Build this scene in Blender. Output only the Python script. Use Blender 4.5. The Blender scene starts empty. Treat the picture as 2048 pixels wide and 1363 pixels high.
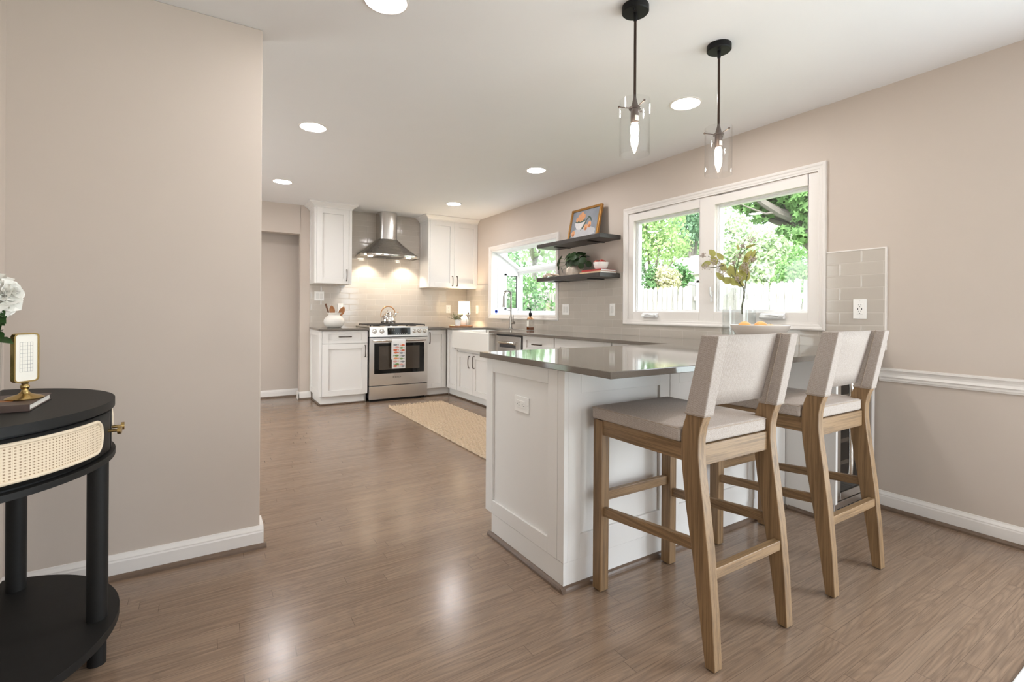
import bpy, bmesh, math, random
from mathutils import Vector, Matrix
random.seed(7)
PI = math.pi
SC = bpy.context.scene
COL = SC.collection
rad = math.radians

# ------------------------------------------------------------------ camera
CAM_H = 1.1188
cd = bpy.data.cameras.new('camera')
cam = bpy.data.objects.new('camera', cd)
COL.objects.link(cam)
cd.sensor_fit = 'HORIZONTAL'
cd.sensor_width = 36.0
cd.lens = 971.678 / 2048 * 36.0
cd.shift_x = 0.0
cd.shift_y = -57.5 / 2048.0
cd.clip_start = 0.05
cd.clip_end = 400
yaw = 0.559738
R = Matrix.Rotation(-yaw, 4, 'Z') @ Matrix.Rotation(PI / 2, 4, 'X') @ Matrix.Rotation(0.006615, 4, 'Z')
cam.matrix_world = Matrix.Translation((0, 0, CAM_H)) @ R
SC.camera = cam

# ------------------------------------------------------------------ world, sun, exposure
SC.view_settings.view_transform = 'Standard'
SC.view_settings.look = 'None'
SC.view_settings.exposure = 0.26
SC.view_settings.gamma = 1.0
SC.view_settings.use_curve_mapping = False
SC.cycles.transparent_max_bounces = 32
world = bpy.data.worlds.new('sky')
SC.world = world
world.use_nodes = True
wn = world.node_tree
wn.nodes.clear()
w_out = wn.nodes.new('ShaderNodeOutputWorld')
w_bg = wn.nodes.new('ShaderNodeBackground')
w_sky = wn.nodes.new('ShaderNodeTexSky')
w_sky.sky_type = 'NISHITA'
w_sky.sun_disc = False
w_sky.sun_elevation = rad(50)
w_sky.sun_rotation = rad(250)
w_sky.air_density = 1.0
w_sky.dust_density = 4.0
w_bg.inputs['Strength'].default_value = 0.95
w_mix = wn.nodes.new('ShaderNodeMix')
w_mix.data_type = 'RGBA'
w_mix.inputs[0].default_value = 0.55
w_mix.inputs[7].default_value = (5.0, 5.0, 4.9, 1)
wn.links.new(w_sky.outputs[0], w_mix.inputs[6])
wn.links.new(w_mix.outputs[2], w_bg.inputs['Color'])
wn.links.new(w_bg.outputs[0], w_out.inputs['Surface'])


def light(name, kind, loc, rot, power, color=(1, 1, 1), size=None, size_y=None, shape='RECTANGLE', angle=None):
    ld = bpy.data.lights.new(name, kind)
    ld.energy = power
    ld.color = color
    if kind == 'AREA':
        ld.shape = shape
        ld.size = size
        if size_y:
            ld.size_y = size_y
    if angle is not None:
        ld.angle = angle
    o = bpy.data.objects.new(name, ld)
    o.location = loc
    o.rotation_euler = rot
    COL.objects.link(o)
    return o


light('sun', 'SUN', (0, 0, 12), (rad(42), rad(0), rad(-62)), 4.6, (1.0, 0.95, 0.86), angle=rad(1.0))
# area lamps for daylight at unseen openings added to brighten the room
light('unseen_patio_daylight', 'AREA', (3.33, -0.85, 1.08), (0, rad(90), 0), 74, (0.78, 0.89, 1.0), 1.95, 1.7)  # light side follows the stool shadows; the door itself is unseen
light('added_dining_daylight', 'AREA', (1.2, -3.0, 1.45), (rad(90), 0, 0), 18, (0.95, 0.97, 1.0), 1.9, 1.3)  # added fill from behind the camera, at an unseen window
light('added_kitchen_daylight', 'AREA', (-1.62, 4.65, 1.08), (0, rad(-90), 0), 14, (0.74, 0.86, 1.0), 1.95, 1.7)  # added fill for the ceiling and end panel, at an unseen door
for nm, loc, a, b in (('portal_casement', (3.46, 2.44, 1.55), 0.85, 1.6), ('portal_garden_window', (3.84, 5.12, 1.45), 0.75, 1.5)):
    light(nm, 'AREA', loc, (0, rad(90), 0), 1.0, (1, 1, 1), a, b)
    bpy.data.lights[nm].cycles.is_portal = True
DOWNLIGHT_E = 122.0
PENDANT_E = 140.0
HOOD_E = 60.0
LAMP_E = 5.0

# ------------------------------------------------------------------ materials
MATS = {}


class NT:
    """tiny node-tree helper"""
    def __init__(self, name):
        self.m = bpy.data.materials.new(name)
        self.m.use_nodes = True
        self.t = self.m.node_tree
        self.t.nodes.clear()
        self.out = self.t.nodes.new('ShaderNodeOutputMaterial')

    def n(self, typ, **kw):
        nd = self.t.nodes.new(typ)
        for k, v in kw.items():
            if k.startswith('i_'):
                key = k[2:].replace('_', ' ')
                nd.inputs[key].default_value = v
            elif k.startswith('j'):
                nd.inputs[int(k[1:])].default_value = v
            else:
                setattr(nd, k, v)
        return nd

    def l(self, a, b):
        self.t.links.new(a, b)

    def math(self, op, a, b=None, clamp=False):
        nd = self.t.nodes.new('ShaderNodeMath')
        nd.operation = op
        nd.use_clamp = clamp
        for i, v in enumerate((a, b)):
            if v is None:
                continue
            if isinstance(v, (int, float)):
                nd.inputs[i].default_value = v
            else:
                self.l(v, nd.inputs[i])
        return nd.outputs[0]

    def comb(self, x, y, z):
        nd = self.t.nodes.new('ShaderNodeCombineXYZ')
        for i, v in enumerate((x, y, z)):
            if isinstance(v, (int, float)):
                nd.inputs[i].default_value = v
            else:
                self.l(v, nd.inputs[i])
        return nd.outputs[0]

    def ramp(self, fac, stops):
        nd = self.t.nodes.new('ShaderNodeValToRGB')
        el = nd.color_ramp.elements
        while len(el) < len(stops):
            el.new(0.5)
        for e, (p, c) in zip(el, stops):
            e.position = p
            e.color = (*c, 1) if len(c) == 3 else c
        self.l(fac, nd.inputs[0])
        return nd.outputs[0]

    def mix(self, fac, a, b, blend='MIX'):
        nd = self.t.nodes.new('ShaderNodeMix')
        nd.data_type = 'RGBA'
        nd.blend_type = blend
        for i, v in ((0, fac), (6, a), (7, b)):
            if isinstance(v, (int, float)):
                nd.inputs[i].default_value = v
            elif isinstance(v, tuple):
                nd.inputs[i].default_value = (*v, 1) if len(v) == 3 else v
            else:
                self.l(v, nd.inputs[i])
        return nd.outputs[2]

    def bsdf(self, color, rough=0.5, metal=0.0, spec=0.5, bump=None, bump_s=0.1, bump_d=0.002, **kw):
        p = self.t.nodes.new('ShaderNodeBsdfPrincipled')
        for key, v in (('Base Color', color), ('Roughness', rough), ('Metallic', metal), ('Specular IOR Level', spec)):
            if isinstance(v, (int, float)):
                p.inputs[key].default_value = v
            elif isinstance(v, tuple):
                p.inputs[key].default_value = (*v, 1)
            else:
                self.l(v, p.inputs[key])
        for k, v in kw.items():
            p.inputs[k.replace('_', ' ')].default_value = v
        if bump is not None:
            b = self.t.nodes.new('ShaderNodeBump')
            b.inputs['Strength'].default_value = bump_s
            b.inputs['Distance'].default_value = bump_d
            self.l(bump, b.inputs['Height'])
            self.l(b.outputs[0], p.inputs['Normal'])
        self.l(p.outputs[0], self.out.inputs['Surface'])
        return p


def coords(t, kind='Object'):
    if kind == 'World':
        return t.n('ShaderNodeNewGeometry').outputs['Position']
    return t.n('ShaderNodeTexCoord').outputs[kind]


def noise(t, vec, scale=5.0, detail=2.0, rough=0.5, dist=0.0):
    n = t.n('ShaderNodeTexNoise', i_Scale=scale, i_Detail=detail, i_Roughness=rough, i_Distortion=dist)
    if vec is not None:
        t.l(vec, n.inputs['Vector'])
    return n.outputs[0]


def scaled(t, vec, s):
    m = t.n('ShaderNodeMapping')
    m.inputs['Scale'].default_value = s
    t.l(vec, m.inputs['Vector'])
    return m.outputs[0]


def simple(name, color, rough=0.5, metal=0.0, spec=0.5, var=0.06, nscale=12.0, bump=0.0, space='Object', **kw):
    """plain material with a little procedural variation"""
    if name in MATS:
        return MATS[name]
    t = NT(name)
    v = coords(t, space)
    f = noise(t, v, nscale, 3.0)
    c = t.mix(f, tuple(x * (1 - var) for x in color), tuple(min(1, x * (1 + var)) for x in color))
    t.bsdf(c, rough, metal, spec, bump=f if bump else None, bump_s=bump, **kw)
    MATS[name] = t.m
    return t.m


def emis(name, color, strength):
    t = NT(name)
    e = t.n('ShaderNodeEmission', i_Color=(*color, 1), i_Strength=strength)
    t.l(e.outputs[0], t.out.inputs['Surface'])
    MATS[name] = t.m
    return t.m


def thin_glass(name, tint=(1, 1, 1), base=0.06, rough=0.0):
    t = NT(name)
    tr = t.n('ShaderNodeBsdfTransparent', i_Color=(*tint, 1))
    gl = t.n('ShaderNodeBsdfGlossy', i_Roughness=rough)
    lw = t.n('ShaderNodeLayerWeight', i_Blend=0.5)
    fac = t.math('POWER', lw.outputs['Facing'], 5.0)
    fac = t.math('ADD', t.math('MULTIPLY', fac, 0.45), base)
    mx = t.n('ShaderNodeMixShader')
    t.l(fac, mx.inputs[0])
    t.l(tr.outputs[0], mx.inputs[1])
    t.l(gl.outputs[0], mx.inputs[2])
    t.l(mx.outputs[0], t.out.inputs['Surface'])
    MATS[name] = t.m
    return t.m


def wood(name, dark, light_, axis='Z', rough=0.45, freq=55.0, pores=0.5):
    t = NT(name)
    v = coords(t, 'Object')
    s = {'X': (2.5, freq, freq), 'Y': (freq, 2.5, freq), 'Z': (freq, freq, 2.5)}[axis]
    f1 = noise(t, scaled(t, v, s), 1.0, 6.0, 0.65, 0.3)
    s2 = tuple(x * 3.2 if x > 10 else x * 2 for x in s)
    f2 = noise(t, scaled(t, v, s2), 1.0, 3.0, 0.6)
    s3 = tuple(x * 0.18 if x > 10 else x * 0.6 for x in s)
    f3 = noise(t, scaled(t, v, s3), 1.0, 2.0)
    c = t.ramp(f1, [(0.34, dark), (0.56, light_)])
    c = t.mix(t.math('MULTIPLY', t.math('GREATER_THAN', f2, 0.58), pores), c, tuple(x * 0.62 for x in dark))
    c = t.mix(t.math('MULTIPLY', f3, 0.55), c, tuple(x * 1.15 for x in light_), 'MIX')
    t.bsdf(c, rough, bump=f2, bump_s=0.25, bump_d=0.001)
    MATS[name] = t.m
    return t.m


def floor_mat():
    t = NT('floor_oak')
    pos = coords(t, 'World')
    sp = t.n('ShaderNodeSeparateXYZ')
    t.l(pos, sp.inputs[0])
    x, y = sp.outputs[0], sp.outputs[1]
    W, L = 0.0572, 0.95
    yr = t.math('DIVIDE', t.math('ADD', y, 20.035), W)
    row = t.math('FLOOR', yr)
    fy = t.math('FRACT', yr)
    r1 = t.n('ShaderNodeTexWhiteNoise', noise_dimensions='1D')
    t.l(row, r1.inputs['W'])
    xo = t.math('DIVIDE', t.math('ADD', t.math('ADD', x, 30.0), t.math('MULTIPLY', r1.outputs['Value'], 9.0)), L)
    idx = t.math('FLOOR', xo)
    fx = t.math('FRACT', xo)
    r2 = t.n('ShaderNodeTexWhiteNoise', noise_dimensions='2D')
    t.l(t.comb(row, idx, 0.0), r2.inputs['Vector'])
    cell = r2.outputs['Value']
    cz = t.math('MULTIPLY', cell, 53.0)
    # fine straight grain
    g1 = noise(t, t.comb(t.math('MULTIPLY', x, 2.2), t.math('MULTIPLY', y, 95.0), cz), 1.0, 5.0, 0.65, 0.2)
    # cathedral figure
    n1 = noise(t, t.comb(t.math('MULTIPLY', x, 1.5), t.math('MULTIPLY', y, 13.0), t.math('ADD', cz, 9.0)), 1.0, 1.0, 0.4)
    rg = t.math('SINE', t.math('MULTIPLY', n1, 95.0))
    rg = t.math('MULTIPLY', t.math('ADD', rg, 1.0), 0.5)
    rg = t.math('POWER', rg, 2.2)
    # cloudy stain
    s1 = noise(t, t.comb(t.math('MULTIPLY', x, 1.1), t.math('MULTIPLY', y, 5.0), 0.0), 1.0, 3.0)
    g2 = noise(t, t.comb(t.math('MULTIPLY', x, 5.5), t.math('MULTIPLY', y, 330.0), cz), 1.0, 3.0, 0.6)
    base = t.ramp(g1, [(0.28, (0.205, 0.129, 0.082)), (0.66, (0.328, 0.218, 0.145))])
    pore = t.math('MULTIPLY', t.math('SUBTRACT', g2, 0.54), 9.0, clamp=True)
    base = t.mix(t.math('MULTIPLY', pore, 0.55), base, (0.088, 0.056, 0.038))
    base = t.mix(t.math('MULTIPLY', rg, 0.30), base, (0.105, 0.072, 0.050))
    base = t.mix(t.math('MULTIPLY', t.math('SUBTRACT', cell, 0.25), 0.36, clamp=True), base, (0.375, 0.262, 0.180))
    base = t.mix(t.math('MULTIPLY', s1, 0.34), base, (0.235, 0.178, 0.138))
    gap = t.math('MAXIMUM', t.math('LESS_THAN', fy, 0.022), t.math('LESS_THAN', fx, 0.0022))
    base = t.mix(t.math('MULTIPLY', gap, 0.55), base, (0.035, 0.024, 0.018))
    h = t.math('SUBTRACT', t.math('MULTIPLY', g1, 0.35), t.math('MULTIPLY', gap, 1.0))
    h = t.math('ADD', h, t.math('MULTIPLY', cell, 0.35))
    rough = t.math('ADD', t.math('MULTIPLY', g1, 0.12), 0.150)
    t.bsdf(base, rough, spec=0.55, bump=h, bump_s=0.20, bump_d=0.0010)
    MATS['floor'] = t.m


def tile_mat(name, axis, shift=0.0):
    t = NT(name)
    pos = coords(t, 'World')
    sp = t.n('ShaderNodeSeparateXYZ')
    t.l(pos, sp.inputs[0])
    u = t.math('ADD', sp.outputs[0 if axis == 'X' else 1], shift)
    z = t.math('ADD', sp.outputs[2], -0.9035)
    TW, TH = 0.234, 0.0755
    rr = t.math('DIVIDE', z, TH)
    row = t.math('FLOOR', rr)
    fz = t.math('FRACT', rr)
    par = t.math('MULTIPLY', t.math('FRACT', t.math('MULTIPLY', row, 0.5)), 1.0)
    uu = t.math('ADD', t.math('DIVIDE', t.math('ADD', u, 20.0), TW), par)
    fu = t.math('FRACT', uu)
    col = t.math('FLOOR', uu)
    wn_ = t.n('ShaderNodeTexWhiteNoise', noise_dimensions='2D')
    t.l(t.comb(row, col, 0.0), wn_.inputs['Vector'])
    gw = 0.0016
    gz = t.math('LESS_THAN', t.math('MULTIPLY', t.math('ABSOLUTE', t.math('SUBTRACT', fz, 0.5)), -1.0), -(0.5 - gw / TH))
    gu = t.math('LESS_THAN', t.math('MULTIPLY', t.math('ABSOLUTE', t.math('SUBTRACT', fu, 0.5)), -1.0), -(0.5 - gw / TW))
    g = t.math('MAXIMUM', gz, gu)
    nz = noise(t, t.comb(t.math('MULTIPLY', u, 9.0), t.math('MULTIPLY', z, 16.0), wn_.outputs['Value']), 1.0, 2.0)
    c = t.mix(wn_.outputs['Value'], (0.500, 0.450, 0.395), (0.540, 0.488, 0.430))
    c = t.mix(t.math('MULTIPLY', g, 0.6), c, (0.62, 0.57, 0.52))
    # pillowed edge for the bump
    ez = t.math('MINIMUM', fz, t.math('SUBTRACT', 1.0, fz))
    ez = t.math('MINIMUM', t.math('MULTIPLY', ez, 9.0), 1.0)
    eu = t.math('MINIMUM', fu, t.math('SUBTRACT', 1.0, fu))
    eu = t.math('MINIMUM', t.math('MULTIPLY', eu, 27.0), 1.0)
    h = t.math('ADD', t.math('MINIMUM', ez, eu), t.math('MULTIPLY', nz, 0.55))
    h = t.math('ADD', h, t.math('MULTIPLY', t.math('MULTIPLY', wn_.outputs['Value'], fz), 0.9))
    r = t.math('ADD', t.math('MULTIPLY', g, 0.5), 0.10)
    t.bsdf(c, r, spec=0.5, bump=h, bump_s=0.30, bump_d=0.0016)
    MATS[name] = t.m
    return t.m


def weave_mat(name, c1, c2, scale, bump=0.35, rough=0.9):
    t = NT(name)
    v = coords(t, 'Object')
    sp = t.n('ShaderNodeSeparateXYZ')
    t.l(v, sp.inputs[0])
    s = t.math('ADD', sp.outputs[0], t.math('MULTIPLY', sp.outputs[1], 0.73))
    w = t.math('MULTIPLY', t.math('SINE', t.math('MULTIPLY', s, scale)), t.math('SINE', t.math('MULTIPLY', t.math('ADD', sp.outputs[2], t.math('MULTIPLY', sp.outputs[1], 0.51)), scale)))
    f = noise(t, v, 330.0, 3.0, 0.7)
    f2 = noise(t, v, 14.0, 3.0)
    k = t.math('ADD', t.math('MULTIPLY', w, 0.10), f, clamp=True)
    c = t.ramp(k, [(0.25, c1), (0.72, c2)])
    c = t.mix(t.math('MULTIPLY', f2, 0.25), c, tuple(x * 0.86 for x in c2))
    t.bsdf(c, rough, spec=0.15, bump=k, bump_s=bump, bump_d=0.0008)
    MATS[name] = t.m
    return t.m


def brushed(name, color, rough=0.27, axis='X', amt=0.12):
    t = NT(name)
    v = coords(t, 'Object')
    s = {'X': (3, 240, 240), 'Y': (240, 3, 240), 'Z': (240, 240, 3)}[axis]
    f = noise(t, scaled(t, v, s), 1.0, 2.0)
    r = t.math('ADD', t.math('MULTIPLY', f, amt), rough - amt / 2)
    t.bsdf(color, r, metal=1.0, bump=f, bump_s=0.02, bump_d=0.0005)
    MATS[name] = t.m
    return t.m


def leaf_mat(name, c1, c2, rough=0.45, trans=0.0):
    t = NT(name)
    f = noise(t, coords(t, 'Object'), 26.0, 3.0)
    c = t.mix(f, c1, c2)
    p = t.bsdf(c, rough, spec=0.35)
    if trans:
        tr = t.n('ShaderNodeBsdfTranslucent')
        t.l(c, tr.inputs[0])
        mx = t.n('ShaderNodeMixShader')
        mx.inputs[0].default_value = trans
        t.l(p.outputs[0], mx.inputs[1])
        t.l(tr.outputs[0], mx.inputs[2])
        t.l(mx.outputs[0], t.out.inputs['Surface'])
    MATS[name] = t.m
    return t.m


floor_mat()
simple('wall', (0.570, 0.490, 0.425), 0.62, var=0.02, nscale=5, bump=0.03, space='World')
simple('ceiling', (0.83, 0.82, 0.815), 0.7, var=0.012, nscale=4, space='World')
simple('trim', (0.80, 0.755, 0.715), 0.35, var=0.012)
simple('cabinet', (0.80, 0.772, 0.74), 0.36, var=0.012, nscale=3)
simple('shoe', (0.150, 0.098, 0.066), 0.4, var=0.25, nscale=30)
simple('black_metal', (0.006, 0.0055, 0.0055), 0.5, spec=0.25, var=0.2)
simple('rod', (0.050, 0.030, 0.022), 0.35, metal=0.7)
simple('socket', (0.115, 0.085, 0.072), 0.35, metal=0.6)
simple('bronze', (0.10, 0.078, 0.062), 0.36, metal=0.85)
simple('gap', (0.015, 0.013, 0.012), 0.7)
simple('plate', (0.88, 0.86, 0.83), 0.3, var=0.01)
simple('slot', (0.03, 0.028, 0.026), 0.6)
simple('device', (0.72, 0.70, 0.67), 0.3, var=0.01)
simple('porcelain', (0.86, 0.83, 0.78), 0.12, var=0.01)
simple('ceramic_matte', (0.78, 0.735, 0.68), 0.55, var=0.05, nscale=40, bump=0.05)
simple('bowl_ceramic', (0.74, 0.655, 0.585), 0.3, var=0.02)
simple('white_ceramic', (0.84, 0.82, 0.79), 0.25, var=0.01)
simple('pot_sand', (0.40, 0.34, 0.28), 0.7, var=0.08, nscale=60)
simple('pot_cream', (0.62, 0.53, 0.44), 0.6, var=0.04, nscale=60)
simple('soil', (0.05, 0.034, 0.022), 0.95, var=0.3, nscale=80, bump=0.5)
simple('dark_glass', (0.006, 0.0055, 0.005), 0.05, spec=0.35, var=0.05)
simple('oven_inner', (0.060, 0.045, 0.033), 0.08, spec=0.6, var=0.2, nscale=4)
simple('chrome', (0.78, 0.76, 0.73), 0.10, metal=1.0, var=0.01)
simple('copper_handle', (0.55, 0.30, 0.15), 0.30, metal=0.8, var=0.05)
simple('iron', (0.030, 0.025, 0.022), 0.55, var=0.3, nscale=60)
simple('brass', (0.50, 0.36, 0.15), 0.27, metal=1.0, var=0.06)
simple('gold_frame', (0.42, 0.215, 0.060), 0.32, metal=0.75, var=0.25, nscale=40)
simple('paper', (0.84, 0.80, 0.72), 0.7, var=0.02)
simple('ink', (0.33, 0.31, 0.29), 0.8)
simple('page', (0.80, 0.76, 0.70), 0.8, var=0.10, nscale=200)
simple('book_red', (0.36, 0.030, 0.028), 0.45, var=0.1)
simple('book_tan', (0.60, 0.43, 0.28), 0.55, var=0.1)
simple('book_white', (0.78, 0.77, 0.76), 0.5, var=0.03)
simple('book_dark', (0.085, 0.055, 0.045), 0.4, var=0.3, nscale=20)
simple('apple', (0.33, 0.028, 0.020), 0.25, var=0.3, nscale=20)
simple('orange', (0.93, 0.44, 0.14), 0.45, var=0.08, nscale=50, bump=0.1)
simple('spoon', (0.33, 0.135, 0.045), 0.5, var=0.25, nscale=30)
simple('spoon_dark', (0.13, 0.050, 0.018), 0.5, var=0.25, nscale=30)
simple('tray_wood', (0.42, 0.20, 0.095), 0.5, var=0.25, nscale=25)
simple('bleached_wood', (0.62, 0.50, 0.40), 0.7, var=0.1, nscale=40)
simple('amber_glass', (0.16, 0.045, 0.012), 0.08, spec=0.6)
simple('jute', (0.56, 0.43, 0.30), 0.95, var=0.35, nscale=90, bump=0.4)
simple('rug_pale', (0.78, 0.76, 0.73), 0.95, var=0.08, nscale=120, bump=0.3)
simple('towel', (0.80, 0.78, 0.76), 0.9, var=0.04, nscale=90, bump=0.2)
for nm, c in (('fish_red', (0.62, 0.15, 0.07)), ('fish_orange', (0.75, 0.33, 0.15)), ('fish_green', (0.20, 0.30, 0.10)),
              ('fish_grey', (0.26, 0.27, 0.28)), ('fish_pink', (0.68, 0.36, 0.32))):
    simple(nm, c, 0.9, var=0.3, nscale=150)
simple('art_ground', (0.20, 0.21, 0.235), 0.7, var=0.35, nscale=9)
simple('art_pale', (0.40, 0.39, 0.40), 0.7, var=0.2, nscale=9)
simple('art_bowl', (0.55, 0.52, 0.51), 0.7, var=0.15, nscale=30)
simple('art_fruit', (0.56, 0.27, 0.13), 0.7, var=0.25, nscale=40)
simple('art_fruit_dark', (0.36, 0.14, 0.06), 0.7, var=0.25, nscale=40)
simple('art_leaf', (0.055, 0.085, 0.06), 0.7, var=0.3, nscale=40)
simple('petal', (0.86, 0.84, 0.78), 0.6, var=0.03)
simple('bloom', (0.46, 0.38, 0.33), 0.8, var=0.3, nscale=60)
simple('twig', (0.10, 0.105, 0.05), 0.7, var=0.3, nscale=40)
simple('black_wood', (0.010, 0.0092, 0.0085), 0.55, spec=0.3, var=0.25, nscale=30, bump=0.04)
simple('picket', (0.27, 0.26, 0.25), 0.8, var=0.15, nscale=6)
simple('bark', (0.17, 0.155, 0.145), 0.9, var=0.4, nscale=9, bump=0.6)
simple('siding', (0.74, 0.72, 0.70), 0.7, var=0.04)
simple('shingle', (0.40, 0.37, 0.36), 0.85, var=0.2, nscale=10)
simple('grass', (0.16, 0.22, 0.085), 0.95, var=0.35, nscale=3)
simple('vinyl', (0.86, 0.86, 0.86), 0.3, var=0.01)
simple('shelf_dark', (0.040, 0.034, 0.031), 0.40, var=0.3, nscale=18)
simple('sensor_blue', (0.05, 0.09, 0.42), 0.5)
simple('faucet_steel', (0.34, 0.32, 0.30), 0.22, metal=1.0, var=0.02)
simple('steel_dark', (0.11, 0.11, 0.115), 0.3, metal=0.9)
leaf_mat('pilea', (0.010, 0.022, 0.008), (0.030, 0.060, 0.018), 0.32)
leaf_mat('pilea_light', (0.05, 0.11, 0.025), (0.09, 0.17, 0.045), 0.35)
leaf_mat('sprig_leaf', (0.25, 0.24, 0.06), (0.42, 0.38, 0.13), 0.5, 0.35)
leaf_mat('rose_leaf', (0.015, 0.045, 0.012), (0.045, 0.10, 0.028), 0.4)
leaf_mat('herb', (0.19, 0.22, 0.12), (0.34, 0.33, 0.20), 0.6)
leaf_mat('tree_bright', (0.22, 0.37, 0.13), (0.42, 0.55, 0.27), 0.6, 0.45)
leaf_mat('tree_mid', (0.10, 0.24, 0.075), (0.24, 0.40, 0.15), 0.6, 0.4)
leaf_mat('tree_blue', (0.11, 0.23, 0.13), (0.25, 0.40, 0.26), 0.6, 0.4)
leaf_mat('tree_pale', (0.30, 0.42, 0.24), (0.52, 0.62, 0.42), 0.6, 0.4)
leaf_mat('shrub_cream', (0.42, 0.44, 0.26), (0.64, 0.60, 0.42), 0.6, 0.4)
leaf_mat('hedge', (0.06, 0.17, 0.06), (0.16, 0.30, 0.12), 0.6, 0.3)
brushed('steel', (0.68, 0.65, 0.62), 0.30, 'X', 0.05)
brushed('steel_v', (0.60, 0.575, 0.55), 0.26, 'Z', 0.05)
brushed('steel_hood', (0.36, 0.345, 0.33), 0.27, 'X')
wood('oak_z', (0.088, 0.046, 0.019), (0.275, 0.168, 0.082), 'Z', freq=100.0)
wood('oak_x', (0.088, 0.046, 0.019), (0.275, 0.168, 0.082), 'X', freq=100.0)
wood('oak_y', (0.088, 0.046, 0.019), (0.275, 0.168, 0.082), 'Y', freq=100.0)
weave_mat('linen', (0.31, 0.258, 0.220), (0.53, 0.465, 0.420), 900.0)
weave_mat('linen_seam', (0.30, 0.235, 0.185), (0.48, 0.40, 0.33), 900.0)
thin_glass('window_glass', (0.98, 1.0, 0.99), 0.045)
thin_glass('pendant_glass', (0.988, 0.988, 0.988), 0.035)
thin_glass('vase_glass', (0.965, 0.975, 0.975), 0.05)
thin_glass('water', (0.975, 0.98, 0.98), 0.03)
thin_glass('bottle_glass', (0.95, 0.95, 0.94), 0.08)
tile_mat('tile_right', 'Y', -1.354)
tile_mat('tile_back', 'X', -2.05)
emis('lamp_on', (1.0, 0.975, 0.97), DOWNLIGHT_E)
emis('bulb_on', (1.0, 0.86, 0.70), PENDANT_E)
emis('hood_on', (1.0, 0.86, 0.68), HOOD_E)
emis('shade_on', (1.0, 0.80, 0.52), LAMP_E)
emis('lamp_bulb', (1.0, 0.78, 0.50), 700.0)
emis('display', (0.75, 0.85, 0.9), 0.35)


def counter_mat():
    t = NT('quartz')
    v = coords(t, 'World')
    f = noise(t, v, 420.0, 2.0, 0.7)
    f2 = noise(t, v, 6.0, 3.0)
    c = t.ramp(f, [(0.30, (0.142, 0.122, 0.102)), (0.55, (0.180, 0.156, 0.132)), (0.78, (0.235, 0.207, 0.18))])
    c = t.mix(t.math('MULTIPLY', f2, 0.3), c, (0.155, 0.135, 0.115))
    t.bsdf(c, 0.07, spec=0.6)
    MATS['quartz'] = t.m


def cane_mat():
    t = NT('cane')
    v = coords(t, 'UV')
    sp = t.n('ShaderNodeSeparateXYZ')
    t.l(v, sp.inputs[0])
    P = 0.0076
    u = t.math('DIVIDE', sp.outputs[0], P)
    w = t.math('DIVIDE', sp.outputs[1], P)
    fu = t.math('ABSOLUTE', t.math('SUBTRACT', t.math('FRACT', u), 0.5))
    fw = t.math('ABSOLUTE', t.math('SUBTRACT', t.math('FRACT', w), 0.5))
    hole = t.math('MULTIPLY', t.math('LESS_THAN', fu, 0.21), t.math('LESS_THAN', fw, 0.21))
    line = t.math('MULTIPLY', t.math('GREATER_THAN', fu, 0.455), 0.35)
    d = t.math('LESS_THAN', t.math('ABSOLUTE', t.math('SUBTRACT', t.math('FRACT', t.math('ADD', u, w)), 0.5)), 0.09)
    c = t.mix(t.math('MULTIPLY', d, 0.3), (0.76, 0.63, 0.47), (0.55, 0.41, 0.26))
    c = t.mix(line, c, (0.50, 0.37, 0.24))
    c = t.mix(hole, c, (0.30, 0.20, 0.115))
    t.bsdf(c, 0.6, bump=hole, bump_s=-0.5, bump_d=0.002)
    MATS['cane'] = t.m


counter_mat()
cane_mat()
simple('rattan', (0.72, 0.60, 0.45), 0.5, var=0.12, nscale=30)

# ------------------------------------------------------------------ mesh builder


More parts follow.
